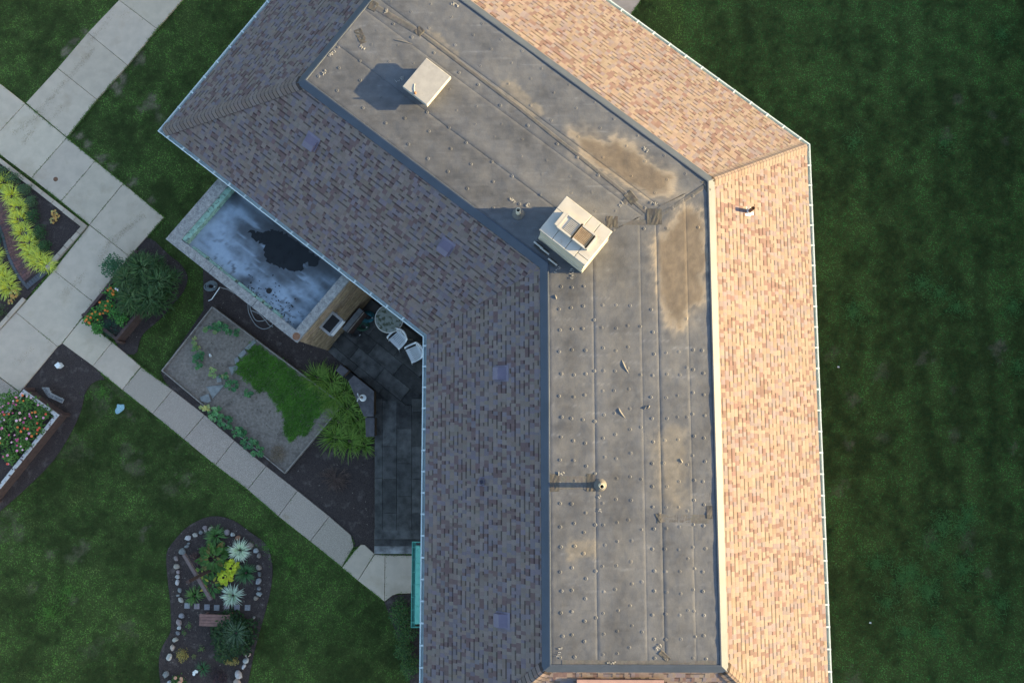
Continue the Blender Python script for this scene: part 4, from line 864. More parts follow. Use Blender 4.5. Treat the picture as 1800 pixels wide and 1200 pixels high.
for sd_ in (1, -1):
    s = 0
    while s < acc[-1] - .2:
        a, c = (.367, .465) if sd_ > 0 else (-.465, -.367); b = MB(); b.prism([cpath(s, a), cpath(s + .19, a), cpath(s + .19, c), cpath(s, c)], .0, .045, jit((.10, .105, .115), .12), .006); b.build('border_brick', M_bpav, bp); s += .198
for k in range(9):
    a = -.46 + k * .103; b = MB(); b.prism([cpath(acc[-1] - .205, a), cpath(acc[-1], a), cpath(acc[-1], a + .096), cpath(acc[-1] - .205, a + .096)], .0, .045, jit((.10, .105, .115), .12), .006); b.build('border_brick', M_bpav, bp)

# ================================================================== small yard things
x, y = at2(97.6, 315, .05); t = thing('cleanout_cap', (x, y, .045), 'round rusty cleanout cap set in the concrete walk', 'utility cap'); b = MB(); b.lathe((x, y, .044), [(.085, 0), (.083, .006), (.07, .008), (.066, .005), (.01, .006)], 24); b.build('lid', M_rust, t)
b = MB(); b.box((x, y, .052), (.05, .018, .012), .4); b.build('lug', M_rust, t)
x, y = at2(101.5, 642, .22); t = thing('white_post_box', (x, y, 0), 'small white square-topped post standing in mulch', 'utility post'); b = MB(); b.box((x, y, .12), (.15, .15, .2), .72); b.build('post', M_white, t); b = MB(); b.prism([(x + .12 * math.cos(.72 + math.pi / 4 + k * math.pi / 2), y + .12 * math.sin(.72 + math.pi / 4 + k * math.pi / 2)) for k in range(4)], .215, .24, None, .008); b.build('cap', M_white, t)
# arched garden sign standing in the mulch, leaning back
zt = .30; sp = [(73, 680.5), (85.5, 680.5), (89.5, 690), (112.5, 701.5), (109, 708.5), (91.5, 700.5), (84.5, 697.5), (79, 690)]
x, y = at2(92, 695, zt); t = thing('garden_sign', (x, y, 0), 'bent grey board sign with dark lettering beside the zinnia planter', 'sign')
b = MB(); b.prism(pl(sp, zt), zt - .03, zt, None, .004); b.build('board', mat('sign_board', (.24, .235, .225), (.19, .185, .18), 12, .8), t)
for p in ((82, 687), (101, 699)): b = MB(); xx, yy = at2(*p, zt); b.tube([(xx, yy, -.03), (xx, yy, zt - .03)], .012, 6); b.build('stake', M_steel, t)
def text(s, p, q, z, size, m, par, nm='lettering'):
    a, c = np.array(at2(*p, z)), np.array(at2(*q, z)); cu = bpy.data.curves.new(nm, 'FONT'); cu.body = s; cu.size = size; cu.extrude = .001; cu.align_x = 'CENTER'; cu.align_y = 'CENTER'
    tmp = bpy.data.objects.new('tmp', cu); COL.objects.link(tmp); dg = bpy.context.evaluated_depsgraph_get(); dg.update(); me = bpy.data.meshes.new_from_object(tmp.evaluated_get(dg)); bpy.data.objects.remove(tmp)
    d = c - a; L_ = np.linalg.norm(d); xs = [v.co.x for v in me.vertices]; wd = max(xs) - min(xs); o = bpy.data.objects.new(nm, me); me.materials.clear(); me.materials.append(m); link(o, par); o.location = Vector(((a[0] + c[0]) / 2, (a[1] + c[1]) / 2, z)) - BASE[par.name]; o.rotation_euler = (0, 0, math.atan2(d[1], d[0])); o.scale = (L_ / wd, 1, 1); return o
M_let = mat('dark_lettering', (.03, .032, .04), rough=.7)
text('FIELD', (77.5, 683), (87, 696), zt + .003, .13, M_let, t); text('OF DREAMS', (89, 696), (109.5, 704.5), zt + .003, .12, M_let, t)
# marking paint on the grass, litter
x, y = at2(210, 718, .02); b = MB(); pts = catmull([(x + r * math.cos(a), y + r * math.sin(a) * 1.1) for a, r in zip(np.linspace(0, 6.28, 10)[:-1], (.17, .2, .13, .16, .1, .15, .19, .13, .12))], 3, True); b.prism([(p[0] - x, p[1] - y) for p in pts], 0, .022); o = b.build('paint_mark', M_blue); o.location = (x, y, .012); tag(o, 'pale blue paint patch sprayed on the lawn beside the walk', 'paint mark')
for i, (px, py, l) in enumerate(((1529, 1094, 'white scrap on the lawn near the sunlit eave'), (1473, 645, 'tiny white feather on the lawn beside the long sunlit gutter'))):
    x, y = at2(px, py, .05); b = MB(); b.add([(-.04, -.02, 0), (.05, -.03, .015), (.06, .03, 0), (-.02, .05, .012), (0, 0, .02)], [(0, 1, 4), (1, 2, 4), (2, 3, 4), (3, 0, 4)]); o = b.build('litter_scrap', M_litter); o.location = (x, y, .055); o.scale = (.8, .8, 1); tag(o, l, 'litter', 'scraps on the right lawn')

# cross
xb, yb = at2(372, 1001, 0); t = thing('wooden_cross', (xb, yb, 0), 'tall brown wooden cross standing in the stone-ringed island bed', 'cross')
b = MB(); top = at(331.5, 1022.5, 1.82); b.box((xb, yb, .9), (.1, .1, 1.86), R_(-59.6)); b.build('post', M_wood, t)
p, q = np.array(at(323, 976, 1.12)), np.array(at(370.5, 1056, 1.12)); d = q - p; cc = np.array((xb, yb, 1.12)); an3 = math.atan2(d[1], d[0]); b = MB(); nn = np.array((-math.sin(an3), math.cos(an3))) * -.0
b.box((cc[0] + nn[0], cc[1] + nn[1], 1.12), (np.linalg.norm(d), .098, .104), an3); b.build('crossbar', mat('weathered_brown_wood', (.17, .125, .115), (.12, .085, .08), 9, .8), t)
# bench
bx0, by0 = at2(350.5, 1090, .45); bx1, _ = at2(404, 1092, .45); t = thing('wooden_bench', ((bx0 + bx1) / 2, by0, 0), 'red-brown wooden slat bench half hidden by the round evergreen', 'bench')
for k in range(4): b = MB(); b.box(((bx0 + bx1) / 2, by0 + .15 - k * .098, .44), (bx1 - bx0, .09, .035), R_(-2)); b.build('slat', M_rwood, t)
for xx in (bx0 + .1, bx1 - .1):
    for yy in (by0 + .12, by0 - .12): b = MB(); b.box((xx, yy, .21), (.07, .07, .43)); b.build('leg', M_rwood, t)
for k, (px, py) in enumerate(((328.7, 1064), (345.7, 1065), (363.6, 1066.7), (380.8, 1067.7), (398.4, 1068), (416, 1067.3), (434.7, 1067.7))):
    x, y = at2(px, py, .04); t = thing('stepping_stone', (x, y, 0), ('first', 'second', 'third', 'fourth', 'fifth', 'sixth', 'last')[k] + ' square paver from the left in the row above the bench', 'paver', 'square pavers in a row'); b = MB(); s = .093; b.prism([(x - s, y - s), (x + s, y - s), (x + s, y + s), (x - s, y + s)], -.02, .04, jit([(.26, .26, .27), (.3, .25, .26), (.24, .24, .27)][k % 3], .08), .008); b.build('paver', M_rock, t)
# border stones
rb = thing('rock_border', at(380, 1050, 0), 'ring of mixed field stones edging the island bed', 'rock border')
RK = [(300 + a / 8, 910 + b_ / 8, s) for a, b_, s in ((480, 138, 5.2), (492, 172, 4), (560, 152, 5), (425, 205, 4), (345, 236, 5), (245, 282, 6), (225, 398, 5), (248, 360, 3), (160, 470, 6.5), (75, 570, 4.5), (85, 680, 5.5), (105, 757, 4), (95, 825, 4.5), (95, 905, 5.5), (125, 1015, 4.5), (100, 1090, 3.5), (145, 1150, 5.5), (795, 202, 5.5), (870, 232, 4.5), (945, 277, 5.2), (1110, 385, 7), (1200, 455, 5), (1240, 525, 5.5), (1240, 695, 5.5), (1250, 790, 5), (1235, 885, 5.8), (1240, 990, 4), (1245, 1070, 5), (1195, 1130, 4.5))]
RK += [(270 + a / 7.5, 1040 + b_ / 7.5, s) for a, b_, s in ((365, 315, 4.8), (335, 397, 6), (335, 470, 3.8), (320, 540, 4.3), (290, 630, 5.5), (250, 735, 5.5), (205, 857, 5.8), (165, 1080, 6.2), (200, 1190, 4), (1240, 830, 5), (1215, 905, 5.2), (1190, 980, 4.8), (1125, 1085, 8.5), (1105, 1185, 7), (1320, 340, 3))]
RC = [(.42, .39, .35), (.36, .29, .24), (.46, .46, .44), (.30, .25, .24), (.22, .22, .22), (.40, .33, .27)]
for i, (px, py, s) in enumerate(RK):
    x, y = at2(px, py, .05); r = s * .0199; b = MB(); n = 9; rz = rnd(0, 3); ch = .6 + .35 * random.random(); el = [rnd(.8, 1.15) for _ in range(n)]; c = jit(RC[int((px * 7 + py * 3) % 6)], .15)
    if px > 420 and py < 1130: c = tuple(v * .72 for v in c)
    if abs(px - 418) < 2.5 and abs(py - 944.6) < 2.5: c = (.3, .15, .09)
    rr = []
    for f, z in ((.85, -.02), (1.0, r * .3), (.86, r * .75), (.45, r * 1.0)):
        for k in range(n): a = 2 * math.pi * k / n; rad = r * f * el[k] * rnd(.94, 1.06); u, v = rad * math.cos(a), rad * ch * math.sin(a); rr.append((x + u * math.cos(rz) - v * math.sin(rz), y + u * math.sin(rz) + v * math.cos(rz), z + .012 + rnd(-.005, .005)))
    fs = [(j * n + k, j * n + (k + 1) % n, (j + 1) * n + (k + 1) % n, (j + 1) * n + k) for j in range(3) for k in range(n)] + [tuple(range(3 * n, 4 * n))]
    b.add(rr, fs, c); b.build('rock', M_rock, rb, smooth=False)

# ================================================================== plants
def blade(b, c, az, L_, wd, lift, droop, col, seg=4, tip=None, twist=0):
    "one arching strap leaf from c"
    ca, sa = math.cos(az), math.sin(az); prev = None; x, z, el = 0, 0, lift; st = L_ / seg
    pts = []
    for i in range(seg + 1):
        w_ = wd * (1 - (i / seg) ** 2.2) * .5 + .0006; pts.append((x, z, w_)); x += st * math.cos(el); z += st * math.sin(el); el -= droop / seg
    vv = []
    for x, z, w_ in pts:
        vv += [(c[0] + x * ca - w_ * sa, c[1] + x * sa + w_ * ca, max(c[2] + z, .012)), (c[0] + x * ca + w_ * sa, c[1] + x * sa - w_ * ca, max(c[2] + z, .012))]
    n = len(b.v); b.v += vv
    for i in range(seg): b.f.append((n + 2 * i, n + 2 * i + 1, n + 2 * i + 3, n + 2 * i + 2)); b.c.append(col if tip is None else mixc(col, tip, i / (seg - 1)))
def leaf(b, c, az, el, L_, wd, col, fold=.25, roll=0):
    "broad leaf with a fold along the midrib"
    M = Matrix.Rotation(az, 3, 'Z') @ Matrix.Rotation(-el, 3, 'Y') @ Matrix.Rotation(roll, 3, 'X')
    P = [(0, 0, 0), (.3, .42, fold * .4), (.68, .36, fold * .3), (1, 0, -.1), (.68, -.36, fold * .3), (.3, -.42, fold * .4), (.5, 0, -.02)]
    vv = [Vector(c) + M @ Vector((p[0] * L_, p[1] * wd, p[2] * wd)) for p in P]; n = len(b.v); b.v += [tuple(v) for v in vv]
    for f in ((0, 6, 1), (1, 6, 2), (2, 6, 3), (3, 6, 4), (4, 6, 5), (5, 6, 0)): b.f.append(tuple(n + i for i in f)); b.c.append(col)
def plant(name, px, py, z, label, cat='plant', group=None):
    x, y = at2(px, py, z); return thing(name, (x, y, z), label, cat, group), x, y
def strap_clump(name, px, py, r, n, col, label, z=.012, h=.5, tip=None, wd=.016, group=None, lift=(.5, 1.4), droop=1.6, col2=None, spread=.25):
    t, x, y = plant(name, px, py, z, label, 'plant', group); b = MB(); b2 = MB()
    for k in range(n):
        a = rnd(0, 6.283); rr = r * spread * math.sqrt(random.random()); c = (x + rr * math.cos(a), y + rr * math.sin(a), z); az = a + rnd(-.5, .5); L_ = r * rnd(.8, 1.3); cc = jit(col2 if col2 and random.random() < .45 else col, .3)
        blade(b, c, az, L_, wd * rnd(.7, 1.3), rnd(*lift), droop * rnd(.6, 1.2), cc, 4, tip)
    b.build('leaves', M_leaf, t); b2.lathe((x, y, z), [(r * .12, -.01), (r * .1, h * .1), (.01, h * .2)], 7); b2.build('crown_base', M_twig, t); return t
def shrub(name, px, py, rx, ry, h, n, ls, cols, label, z=.012, rz=0, group=None, cat='shrub', shape=1.0, needle=False):
    t, x, y = plant(name, px, py, z, label, cat, group); b = MB(); ca, sa = math.cos(rz), math.sin(rz); ph = [rnd(0, 6) for _ in range(4)]
    for k in range(n):
        a = rnd(0, 6.283); f = random.random() ** .42; e = math.acos(random.random() ** .75); lob = 1 + .10 * math.sin(3 * a + ph[0]) + .08 * math.sin(5 * a + ph[1]) + .06 * math.sin(9 * a + ph[2] + 4 * e)
        u, v, w_ = rx * math.cos(a) * math.sin(e) * f * lob, ry * math.sin(a) * math.sin(e) * f * lob, h * math.cos(e) * f * shape
        c = (x + u * ca - v * sa, y + u * sa + v * ca, z + .03 + abs(w_)); col = jit(random.choice(cols), .3)
        if needle: blade(b, c, a + rz + rnd(-.9, .9), ls * rnd(.7, 1.4), ls * .13, rnd(-.1, .9), rnd(.2, 1.0), col, 2)
        else: leaf(b, c, rnd(0, 6.283), rnd(-.3, .8), ls * rnd(.7, 1.3), ls * rnd(.5, .8), col)
    b.build('foliage', M_leaf, t); s = MB()
    for k in range(7): a = k * .9; s.tube([(x, y, z - .01), (x + rx * .25 * math.cos(a), y + ry * .25 * math.sin(a), z + h * .35), (x + rx * .6 * math.cos(a), y + ry * .6 * math.sin(a), z + h * .55)], .012, 5, None, .004)
    s.build('stems', M_twig, t); return t, x, y
def rosette(name, px, py, r, rings_, col, label, z=.012, wl=.6, group=None, edge=None, h=.25):
    t, x, y = plant(name, px, py, z, label, 'plant', group); b = MB()
    for k, (n, f) in enumerate(rings_):
        for i in range(n): a = 6.283 * (i + .5 * (k % 2)) / n + rnd(-.2, .2); L_ = r * f * rnd(.55, .75); rr = r * f * rnd(.3, .45); leaf(b, (x + rr * math.cos(a), y + rr * math.sin(a), z + h * (1.1 - f) + .04 + rnd(0, .04)), a + rnd(-.3, .3), rnd(-.1, .45) + .5 * (1 - f), L_, L_ * wl * 1.1, jit(edge if edge and random.random() < .22 else col, .28), .3, rnd(-.3, .3))
    b.build('leaves', M_leaf, t); s = MB()
    for i in range(9): a = i * .7; s.tube([(x, y, z - .01), (x + r * .4 * math.cos(a), y + r * .4 * math.sin(a), z + h * .6)], .006, 5)
    s.build('stems', M_twig, t); return t
GR, DG, LG, YG, TG = (.045, .10, .02), (.018, .05, .014), (.08, .15, .03), (.28, .31, .03), (.03, .085, .035)
LIME, LIME2 = (.58, .53, .035), (.38, .38, .03)
# island bed
strap_clump('daylily_plant', 380.6, 941, .36, 130, (.05, .12, .03), 'green strappy clump at the top of the island bed', group='strappy clumps in the island bed', tip=(.08, .16, .05), wd=.024)
strap_clump('daylily_plant', 433, 1006, .36, 130, (.03, .085, .025), 'dark green strappy clump right of the yellow hosta', group='strappy clumps in the island bed', tip=(.06, .13, .05), wd=.024)
strap_clump('daylily_plant', 343, 1046, .30, 100, (.05, .12, .03), 'green strappy clump below the left arm of the cross', group='strappy clumps in the island bed', tip=(.09, .16, .04), wd=.026)
strap_clump('variegated_grass', 422.5, 966, .36, 170, (.42, .48, .34), 'cream striped grass clump in the upper part of the island bed', tip=(.55, .6, .46), col2=(.16, .26, .1), wd=.022, group='cream striped grass clumps')
strap_clump('variegated_grass', 410, 1045, .35, 160, (.34, .42, .32), 'cream striped grass clump just above the paver row', tip=(.45, .52, .42), col2=(.12, .22, .1), wd=.022, group='cream striped grass clumps')
rosette('hosta', 378, 979, .56, ((12, .4), (20, .65), (26, .9), (22, 1.1)), (.05, .11, .022), 'big dark green hosta beside the cross', .012, .5, edge=(.13, .11, .03), h=.4)
rosette('hosta', 374, 1026, .42, ((9, .45), (15, .8), (18, 1.1)), (.035, .095, .02), 'green hosta under the lower arm of the cross', .012, .42, edge=(.2, .19, .03), h=.3)
rosette('hosta', 356, 1005, .26, ((6, .6), (8, 1.0)), (.06, .12, .02), 'small green hosta where the arms of the cross meet', .012, .6, edge=(.2, .22, .03), h=.25)
rosette('hosta', 410, 996, .30, ((10, .4), (16, .7), (20, 1.0)), (.40, .43, .03), 'bright yellow hosta, upper clump', .012, .8, group='yellow hostas', h=.25)
rosette('hosta', 397, 1012, .30, ((10, .4), (16, .7), (20, 1.0)), (.36, .40, .03), 'bright yellow hosta, lower clump next to the green leaves', .012, .8, group='yellow hostas', h=.25)
shrub('heuchera', 345, 980, .24, .27, .2, 160, .07, [(.05, .03, .03), (.07, .035, .03)], 'dark bronze leafy plant beside the top of the cross')
shrub('round_evergreen', 414, 1113, .80, .84, .75, 2600, .10, [(.016, .042, .01), (.022, .05, .013), (.012, .03, .01)], 'large dark round evergreen crowding the bench')
strap_clump('fountain_grass', 416, 1111, .46, 110, (.03, .07, .035), 'spiky radiating grass crown growing above the round evergreen', .62, .3, tip=(.09, .13, .08), wd=.011, lift=(.3, 1.0), droop=.8, spread=.05)
shrub('golden_shrub', 323, 1149, .22, .24, .2, 380, .035, [(.30, .21, .05), (.22, .16, .04), (.14, .14, .04)], 'small golden brown shrub on the left of the lower island bed', group='golden shrubs')
shrub('golden_shrub', 409, 1160, .32, .14, .18, 400, .035, [(.30, .23, .06), (.22, .17, .05), (.14, .14, .05)], 'golden brown shrub along the foot of the round evergreen', group='golden shrubs')
shrub('heuchera', 387, 1187, .28, .26, .2, 220, .06, [(.025, .014, .018), (.035, .018, .02)], 'nearly black leafy plant near the bottom of the island bed')
strap_clump('daylily_plant', 357, 1174, .24, 60, (.03, .085, .03), 'dark green clump beside the white blossoms', tip=(.05, .12, .05), wd=.02)
t, x, y = plant('white_flowers', 348, 1179, .012, 'cluster of white blossoms in the lower island bed', 'flowers'); b = MB()
for k in range(5): b.lathe((x + rnd(-.05, .05), y + rnd(-.06, .06), rnd(.16, .22)), [(.005, -.01), (.045, .0), (.05, .012), (.02, .022)], 8, (.75, .77, .72))
b.build('blossoms', M_petal, t); b = MB()
for k in range(5): b.tube([(x, y, 0), (x + rnd(-.04, .04), y + rnd(-.04, .04), .17)], .006, 5)
b.build('stems', M_twig, t)
t, x, y = shrub('begonia', 315, 1196, .28, .24, .2, 260, .06, [GR, (.03, .07, .02)], 'green leafy plant with peach blossoms at the bottom edge'); b = MB()
for k in range(7): b.lathe((x + rnd(-.18, .18), y + rnd(-.14, .18), rnd(.19, .24)), [(.005, -.01), (.06, .0), (.055, .015), (.02, .025)], 8, jit((.5, .26, .16), .1))
b.build('blossoms', M_petal, t)
for i, (px, py, r, c) in enumerate(((355, 1139, .12, (.08, .13, .03)), (335, 1099, .15, (.07, .12, .03)), (342, 1152, .08, (.1, .12, .04)), (325, 1110, .1, (.06, .1, .03)))): shrub('seedling', px, py, r, r, .1, 40, .04, [c], ('tiny green seedling in the middle of the lower island bed', 'thin green sprig left of the bench', 'tiny seedling right of the golden shrub', 'sparse sprig below the thin green sprig')[i], cat='plant')
# north-west bed: lime grass, boxwood, coral bells
for i, (px, py, r) in enumerate(((6, 322, .36), (-14, 318, .35), (22, 345, .36), (33, 365, .36), (36, 387, .36), (43, 408, .36), (52, 428, .36), (58, 446, .36), (70, 459, .38), (84, 466, .33))):
    strap_clump('lime_grass', px, py, r, 120, LIME, ['second', 'first', 'third', 'fourth', 'fifth', 'sixth', 'seventh', 'eighth', 'ninth', 'last'][i] + ' lime grass clump, counting along the outer bend of the brick path', tip=(.44, .48, .1), col2=LIME2, wd=.022, group='lime grass along the outer bend', lift=(.3, 1.2), spread=.5)
for i, (px, py, r) in enumerate(((-8, 449, .34), (-2, 478, .40), (8, 492, .38), (16, 505, .36), (-20, 492, .4))):
    strap_clump('lime_grass', px, py, r, 120, LIME, ['topmost', 'second', 'third', 'lowest', 'leftmost'][i] + ' lime grass clump on the inner side of the brick path', tip=(.44, .48, .1), col2=LIME2, wd=.022, group='lime grass along the inner bend', lift=(.3, 1.2), spread=.5)
for i, (px, py, rx, ry) in enumerate(((4, 303, .42, .22), (28, 315, .36, .22), (48, 335, .3, .24), (60, 356, .22, .24), (62, 382, .26, .3), (74, 410, .28, .32), (82, 434, .26, .26))):
    shrub('boxwood', px, py, rx, ry, .3, 420, .045, [(.022, .06, .015), (.03, .075, .018)] if i > 3 else [(.05, .09, .035), (.07, .10, .045), (.04, .08, .03)], ['pale green low shrub at the left edge', 'pale green low shrub, second from the left edge', 'pale green low shrub at the bend of the bed', 'pale green low shrub above the dark ones', 'dark green low shrub, uppermost dark one', 'dark green low shrub in the middle of the dark ones', 'dark green low shrub nearest the kerb'][i] + ' behind the lime grass', group='low shrubs behind the lime grass')
shrub('boxwood', -4, 420, .3, .5, .35, 420, .05, [(.015, .06, .04), (.02, .07, .045)], 'blue-green shrub cut by the left edge inside the path bend')
shrub('boxwood', 0, 548, .3, .32, .3, 300, .05, [(.05, .075, .025), (.07, .09, .03)], 'olive green shrub at the left edge above the kerb')
for i, (px, py, r) in enumerate(((98, 376, .14), (96, 388, .14), (103, 381, .10), (27, 517, .18), (20.6, 531, .11))):
    rosette('coral_bells', px, py, r, ((6, .6), (9, 1.0)), (.42, .24, .07), ['orange leafy plant in the kerb corner, upper half', 'orange leafy plant in the kerb corner, lower half', 'orange leafy plant in the kerb corner, right tip', 'orange leafy plant below the brick path end', 'small orange leafy plant nearest the lower kerb'][i], .013, 1.0, edge=(.35, .34, .12), group='orange coral bells', h=.12)
# timber planter by the walk
shrub('bayberry_shrub', 205, 470, .50, .42, .45, 900, .06, [(.035, .10, .04), (.045, .115, .05), (.025, .07, .03)], 'rounded blue-green leafy shrub at the upper corner of the planter', .42)
for i, (px, py, rx, ry, rz) in enumerate(((262, 474, .62, .5, .3), (290, 500, .62, .55, 0), (243, 528, .5, .5, .5), (275, 528, .6, .55, 1), (235, 495, .45, .45, 0))):
    shrub('feathery_evergreen', px, py, rx, ry, .65, 800, .24, [(.04, .08, .022), (.025, .055, .016), (.065, .105, .035)], 'feathery dark evergreen, ' + ['uppermost bush', 'bush farthest right over the lawn', 'lowest bush by the soil', 'lower right bush', 'bush next to the leafy shrub'][i] + ' in the planter', .40, rz, group='feathery evergreens in the planter', needle=True)
def flowers(t, x, y, r, n, cols, z, s=.03, ry=None, rz=0):
    b = MB()
    for k in range(n):
        a, f = rnd(0, 6.283), math.sqrt(random.random()); u, v = r * f * math.cos(a), (ry or r) * f * math.sin(a); c = random.choice(cols); ss = s * rnd(.7, 1.2)
        xx, yy, zz = x + u * math.cos(rz) - v * math.sin(rz), y + u * math.sin(rz) + v * math.cos(rz), z + rnd(-.03, .05)
        b.lathe((xx, yy, zz), [(ss * .2, -.012), (ss, .0), (ss * .92, .01), (ss * .55, .014)], 9, jit(c, .12)); b.lathe((xx, yy, zz + .013), [(ss * .4, 0), (ss * .15, .008)], 6, mixc(c, (.3, .2, .03), .6))
    b.build('blossoms', M_petal, t)
for i, (px, py, r) in enumerate(((203, 513, .3), (190, 540, .32), (170, 555, .3), (205, 548, .32), (217, 562, .25), (160, 563, .2), (175, 577, .22))):
    t, x, y = shrub('nasturtium', px, py, r, r, .2, 230, .075, [(.05, .15, .025), (.07, .19, .03), (.035, .11, .02)], 'bright green nasturtium ' + ['beside the white bird', 'in the middle of the flower patch', 'with most orange blossoms', 'below the feathery evergreens', 'trailing toward the bare soil', 'at the left corner of the planter', 'along the lower planter rail'][i], .42, group='nasturtiums in the planter', cat='flowers')
    if i in (0, 1, 2, 5): flowers(t, x, y, r * .8, 7, [(.75, .22, .02), (.65, .15, .02)], .62, .04)
strap_clump('rosemary_plant', 196, 577, .26, 150, (.018, .05, .03), 'dark blue-green spiky herb in the lower planter corner', .42, .25, wd=.01, lift=(.5, 1.5), spread=.7)
# white bird figure
x, y = at2(208, 510, .66); t = thing('bird_figure', (x, y, .45), 'white bird ornament perched among the nasturtiums', 'ornament'); b = MB()
b.lathe((x, y, .62), [(.005, -.06), (.05, -.04), (.065, 0), (.05, .04), (.01, .06)], 12, None, 1.5, .9, -.9); b.build('body', M_white, t, True)
b = MB(); b.lathe((x - .085, y + .05, .665), [(.004, -.035), (.034, -.015), (.036, .012), (.006, .036)], 10); b.build('head', M_white, t, True)
b = MB(); b.add([(x + .05, y - .06, .63), (x + .15, y - .12, .64), (x + .11, y - .16, .64), (x + .02, y - .08, .63), (x + .08, y - .1, .61)], [(0, 1, 2, 3), (0, 4, 1), (3, 2, 4)]); b.build('tail', M_white, t)
b = MB(); b.tube([(x, y, .42), (x, y, .58)], .01, 6); b.build('stake', M_steel, t)
# zinnia planter
zc_ = [(.72, .22, .38), (.75, .3, .45), (.55, .05, .2), (.8, .5, .55), (.72, .16, .03), (.62, .06, .03), (.45, .05, .22), (.78, .4, .4)]
for i, (px, py, r) in enumerate(((22, 705, .42), (52, 712, .42), (78, 727, .36), (5, 735, .45), (38, 742, .45), (66, 752, .38), (10, 770, .42), (45, 778, .36), (-18, 752, .4), (25, 800, .3), (-15, 790, .4))):
    t, x, y = shrub('zinnia', px, py, r, r, .32, 300, .085, [(.06, .13, .025), (.045, .10, .02), (.08, .16, .03)], 'zinnia clump ' + ['at the upper left of the planter', 'near the upper rail', 'in the corner of the peeling rim', 'left of the planter centre', 'in the planter centre', 'along the lower right rim', 'lower left in the planter', 'low in the planter by the rim', 'cut by the left edge', 'at the sparse lower end', 'lowest at the left edge'][i] + ' with pink and orange blossoms', .42, group='zinnias in the timber planter', cat='flowers')
    flowers(t, x, y, r * .95, (9 if i < 8 else 4), zc_, .78, .04)
# vegetable bed: squash and weeds
def squash(px, py, r, n, label, cols, ls=.16):
    t, x, y = plant('squash_plant', px, py, .11, label, 'plant', 'squash plants in the vegetable bed'); b = MB(); s = MB()
    for k in range(n):
        a, f = rnd(0, 6.283), math.sqrt(random.random()); c = (x + r[0] * f * math.cos(a), y + r[1] * f * math.sin(a), .11 + rnd(.08, .22)); L_ = ls * rnd(.65, 1.2); col = jit(random.choice(cols), .2); az = rnd(0, 6.283)
        M = Matrix.Rotation(az, 3, 'Z') @ Matrix.Rotation(rnd(-.4, .4), 3, 'X'); N_ = 9; vv = [Vector(c)] + [Vector(c) + M @ Vector((L_ * .55 * q * math.cos(w2), L_ * .55 * q * math.sin(w2), .02 * (i % 2))) for i, w2 in enumerate(np.linspace(-2.7, 2.7, N_)) for q in ((1.0 if i % 2 else .8),)]
        b.add(vv, [(0, i, i + 1) for i in range(1, N_)], col); s.tube([(x + (c[0] - x) * .6, y + (c[1] - y) * .6, .1), (c[0], c[1], c[2])], .005, 4)
    b.build('leaves', M_leaf, t); s.build('stalks', M_twig, t)
SQ, SQY = [(.045, .13, .045), (.035, .11, .04), (.06, .15, .05)], [(.16, .22, .08), (.26, .27, .1), (.1, .18, .06)]
for a in ((387, 575, (.34, .16), 20, 'dark green squash along the upper board of the bed', SQ), (365, 578, (.08, .1), 4, 'pale squash leaves at the upper left', SQY), (379, 586, (.07, .06), 2, 'single broad pale squash leaf', SQY), (407, 583, (.08, .14), 5, 'small green squash right of the upper cluster', SQ), (420, 586, (.09, .14), 6, 'green squash nearest the weedy patch', SQ), (347, 605, (.13, .25), 10, 'pale mottled squash leaves at the left', SQY), (352, 632, (.14, .34), 18, 'green squash vine running down the left side', SQ), (377, 655, (.14, .14), 7, 'yellowing squash beside the small flagstone', SQY), (397, 662, (.16, .12), 9, 'pale green squash above the pointed flagstone', SQY + SQ), (412, 678, (.3, .2), 18, 'dark green squash right of the pointed flagstone', SQ), (436, 690, (.2, .16), 10, 'dark squash leaves touching the weedy patch', SQ), (363, 716, (.16, .1), 8, 'yellow dying squash leaves by the lower board', [(.36, .33, .1), (.28, .3, .12)]), (383, 727, (.28, .22), 22, 'light green squash along the lower board', [(.09, .2, .07), (.14, .24, .1), (.06, .15, .05)]), (402, 743, (.3, .22), 24, 'green squash in the middle of the lower row', SQ), (420, 760, (.28, .2), 20, 'green squash toward the end of the lower row', SQ), (440, 778, (.28, .2), 18, 'green squash near the end of the lower row', SQ), (457, 793, (.22, .16), 14, 'last green squash at the lower corner of the bed', SQ)): squash(*a)
shrub('dried_plant_heap', 490, 798, .30, .34, .22, 900, .05, [(.16, .11, .075), (.10, .075, .05), (.2, .15, .1)], 'brown heap of dried stalks in the corner of the vegetable bed', .11, cat='plant', needle=True)
x, y = at2(368.5, 622, .16); b = MB(); b.lathe((0, 0, 0), [(.03, 0), (.045, .09), (.047, .1), (.04, .1), (.028, .01)], 14); o = b.build('white_cup', M_white); o.location = (x, y, .11); o.rotation_euler = (1.2, .3, .4); o.location.z = .15; tag(o, 'white cup lying on the dry soil of the vegetable bed', 'cup')
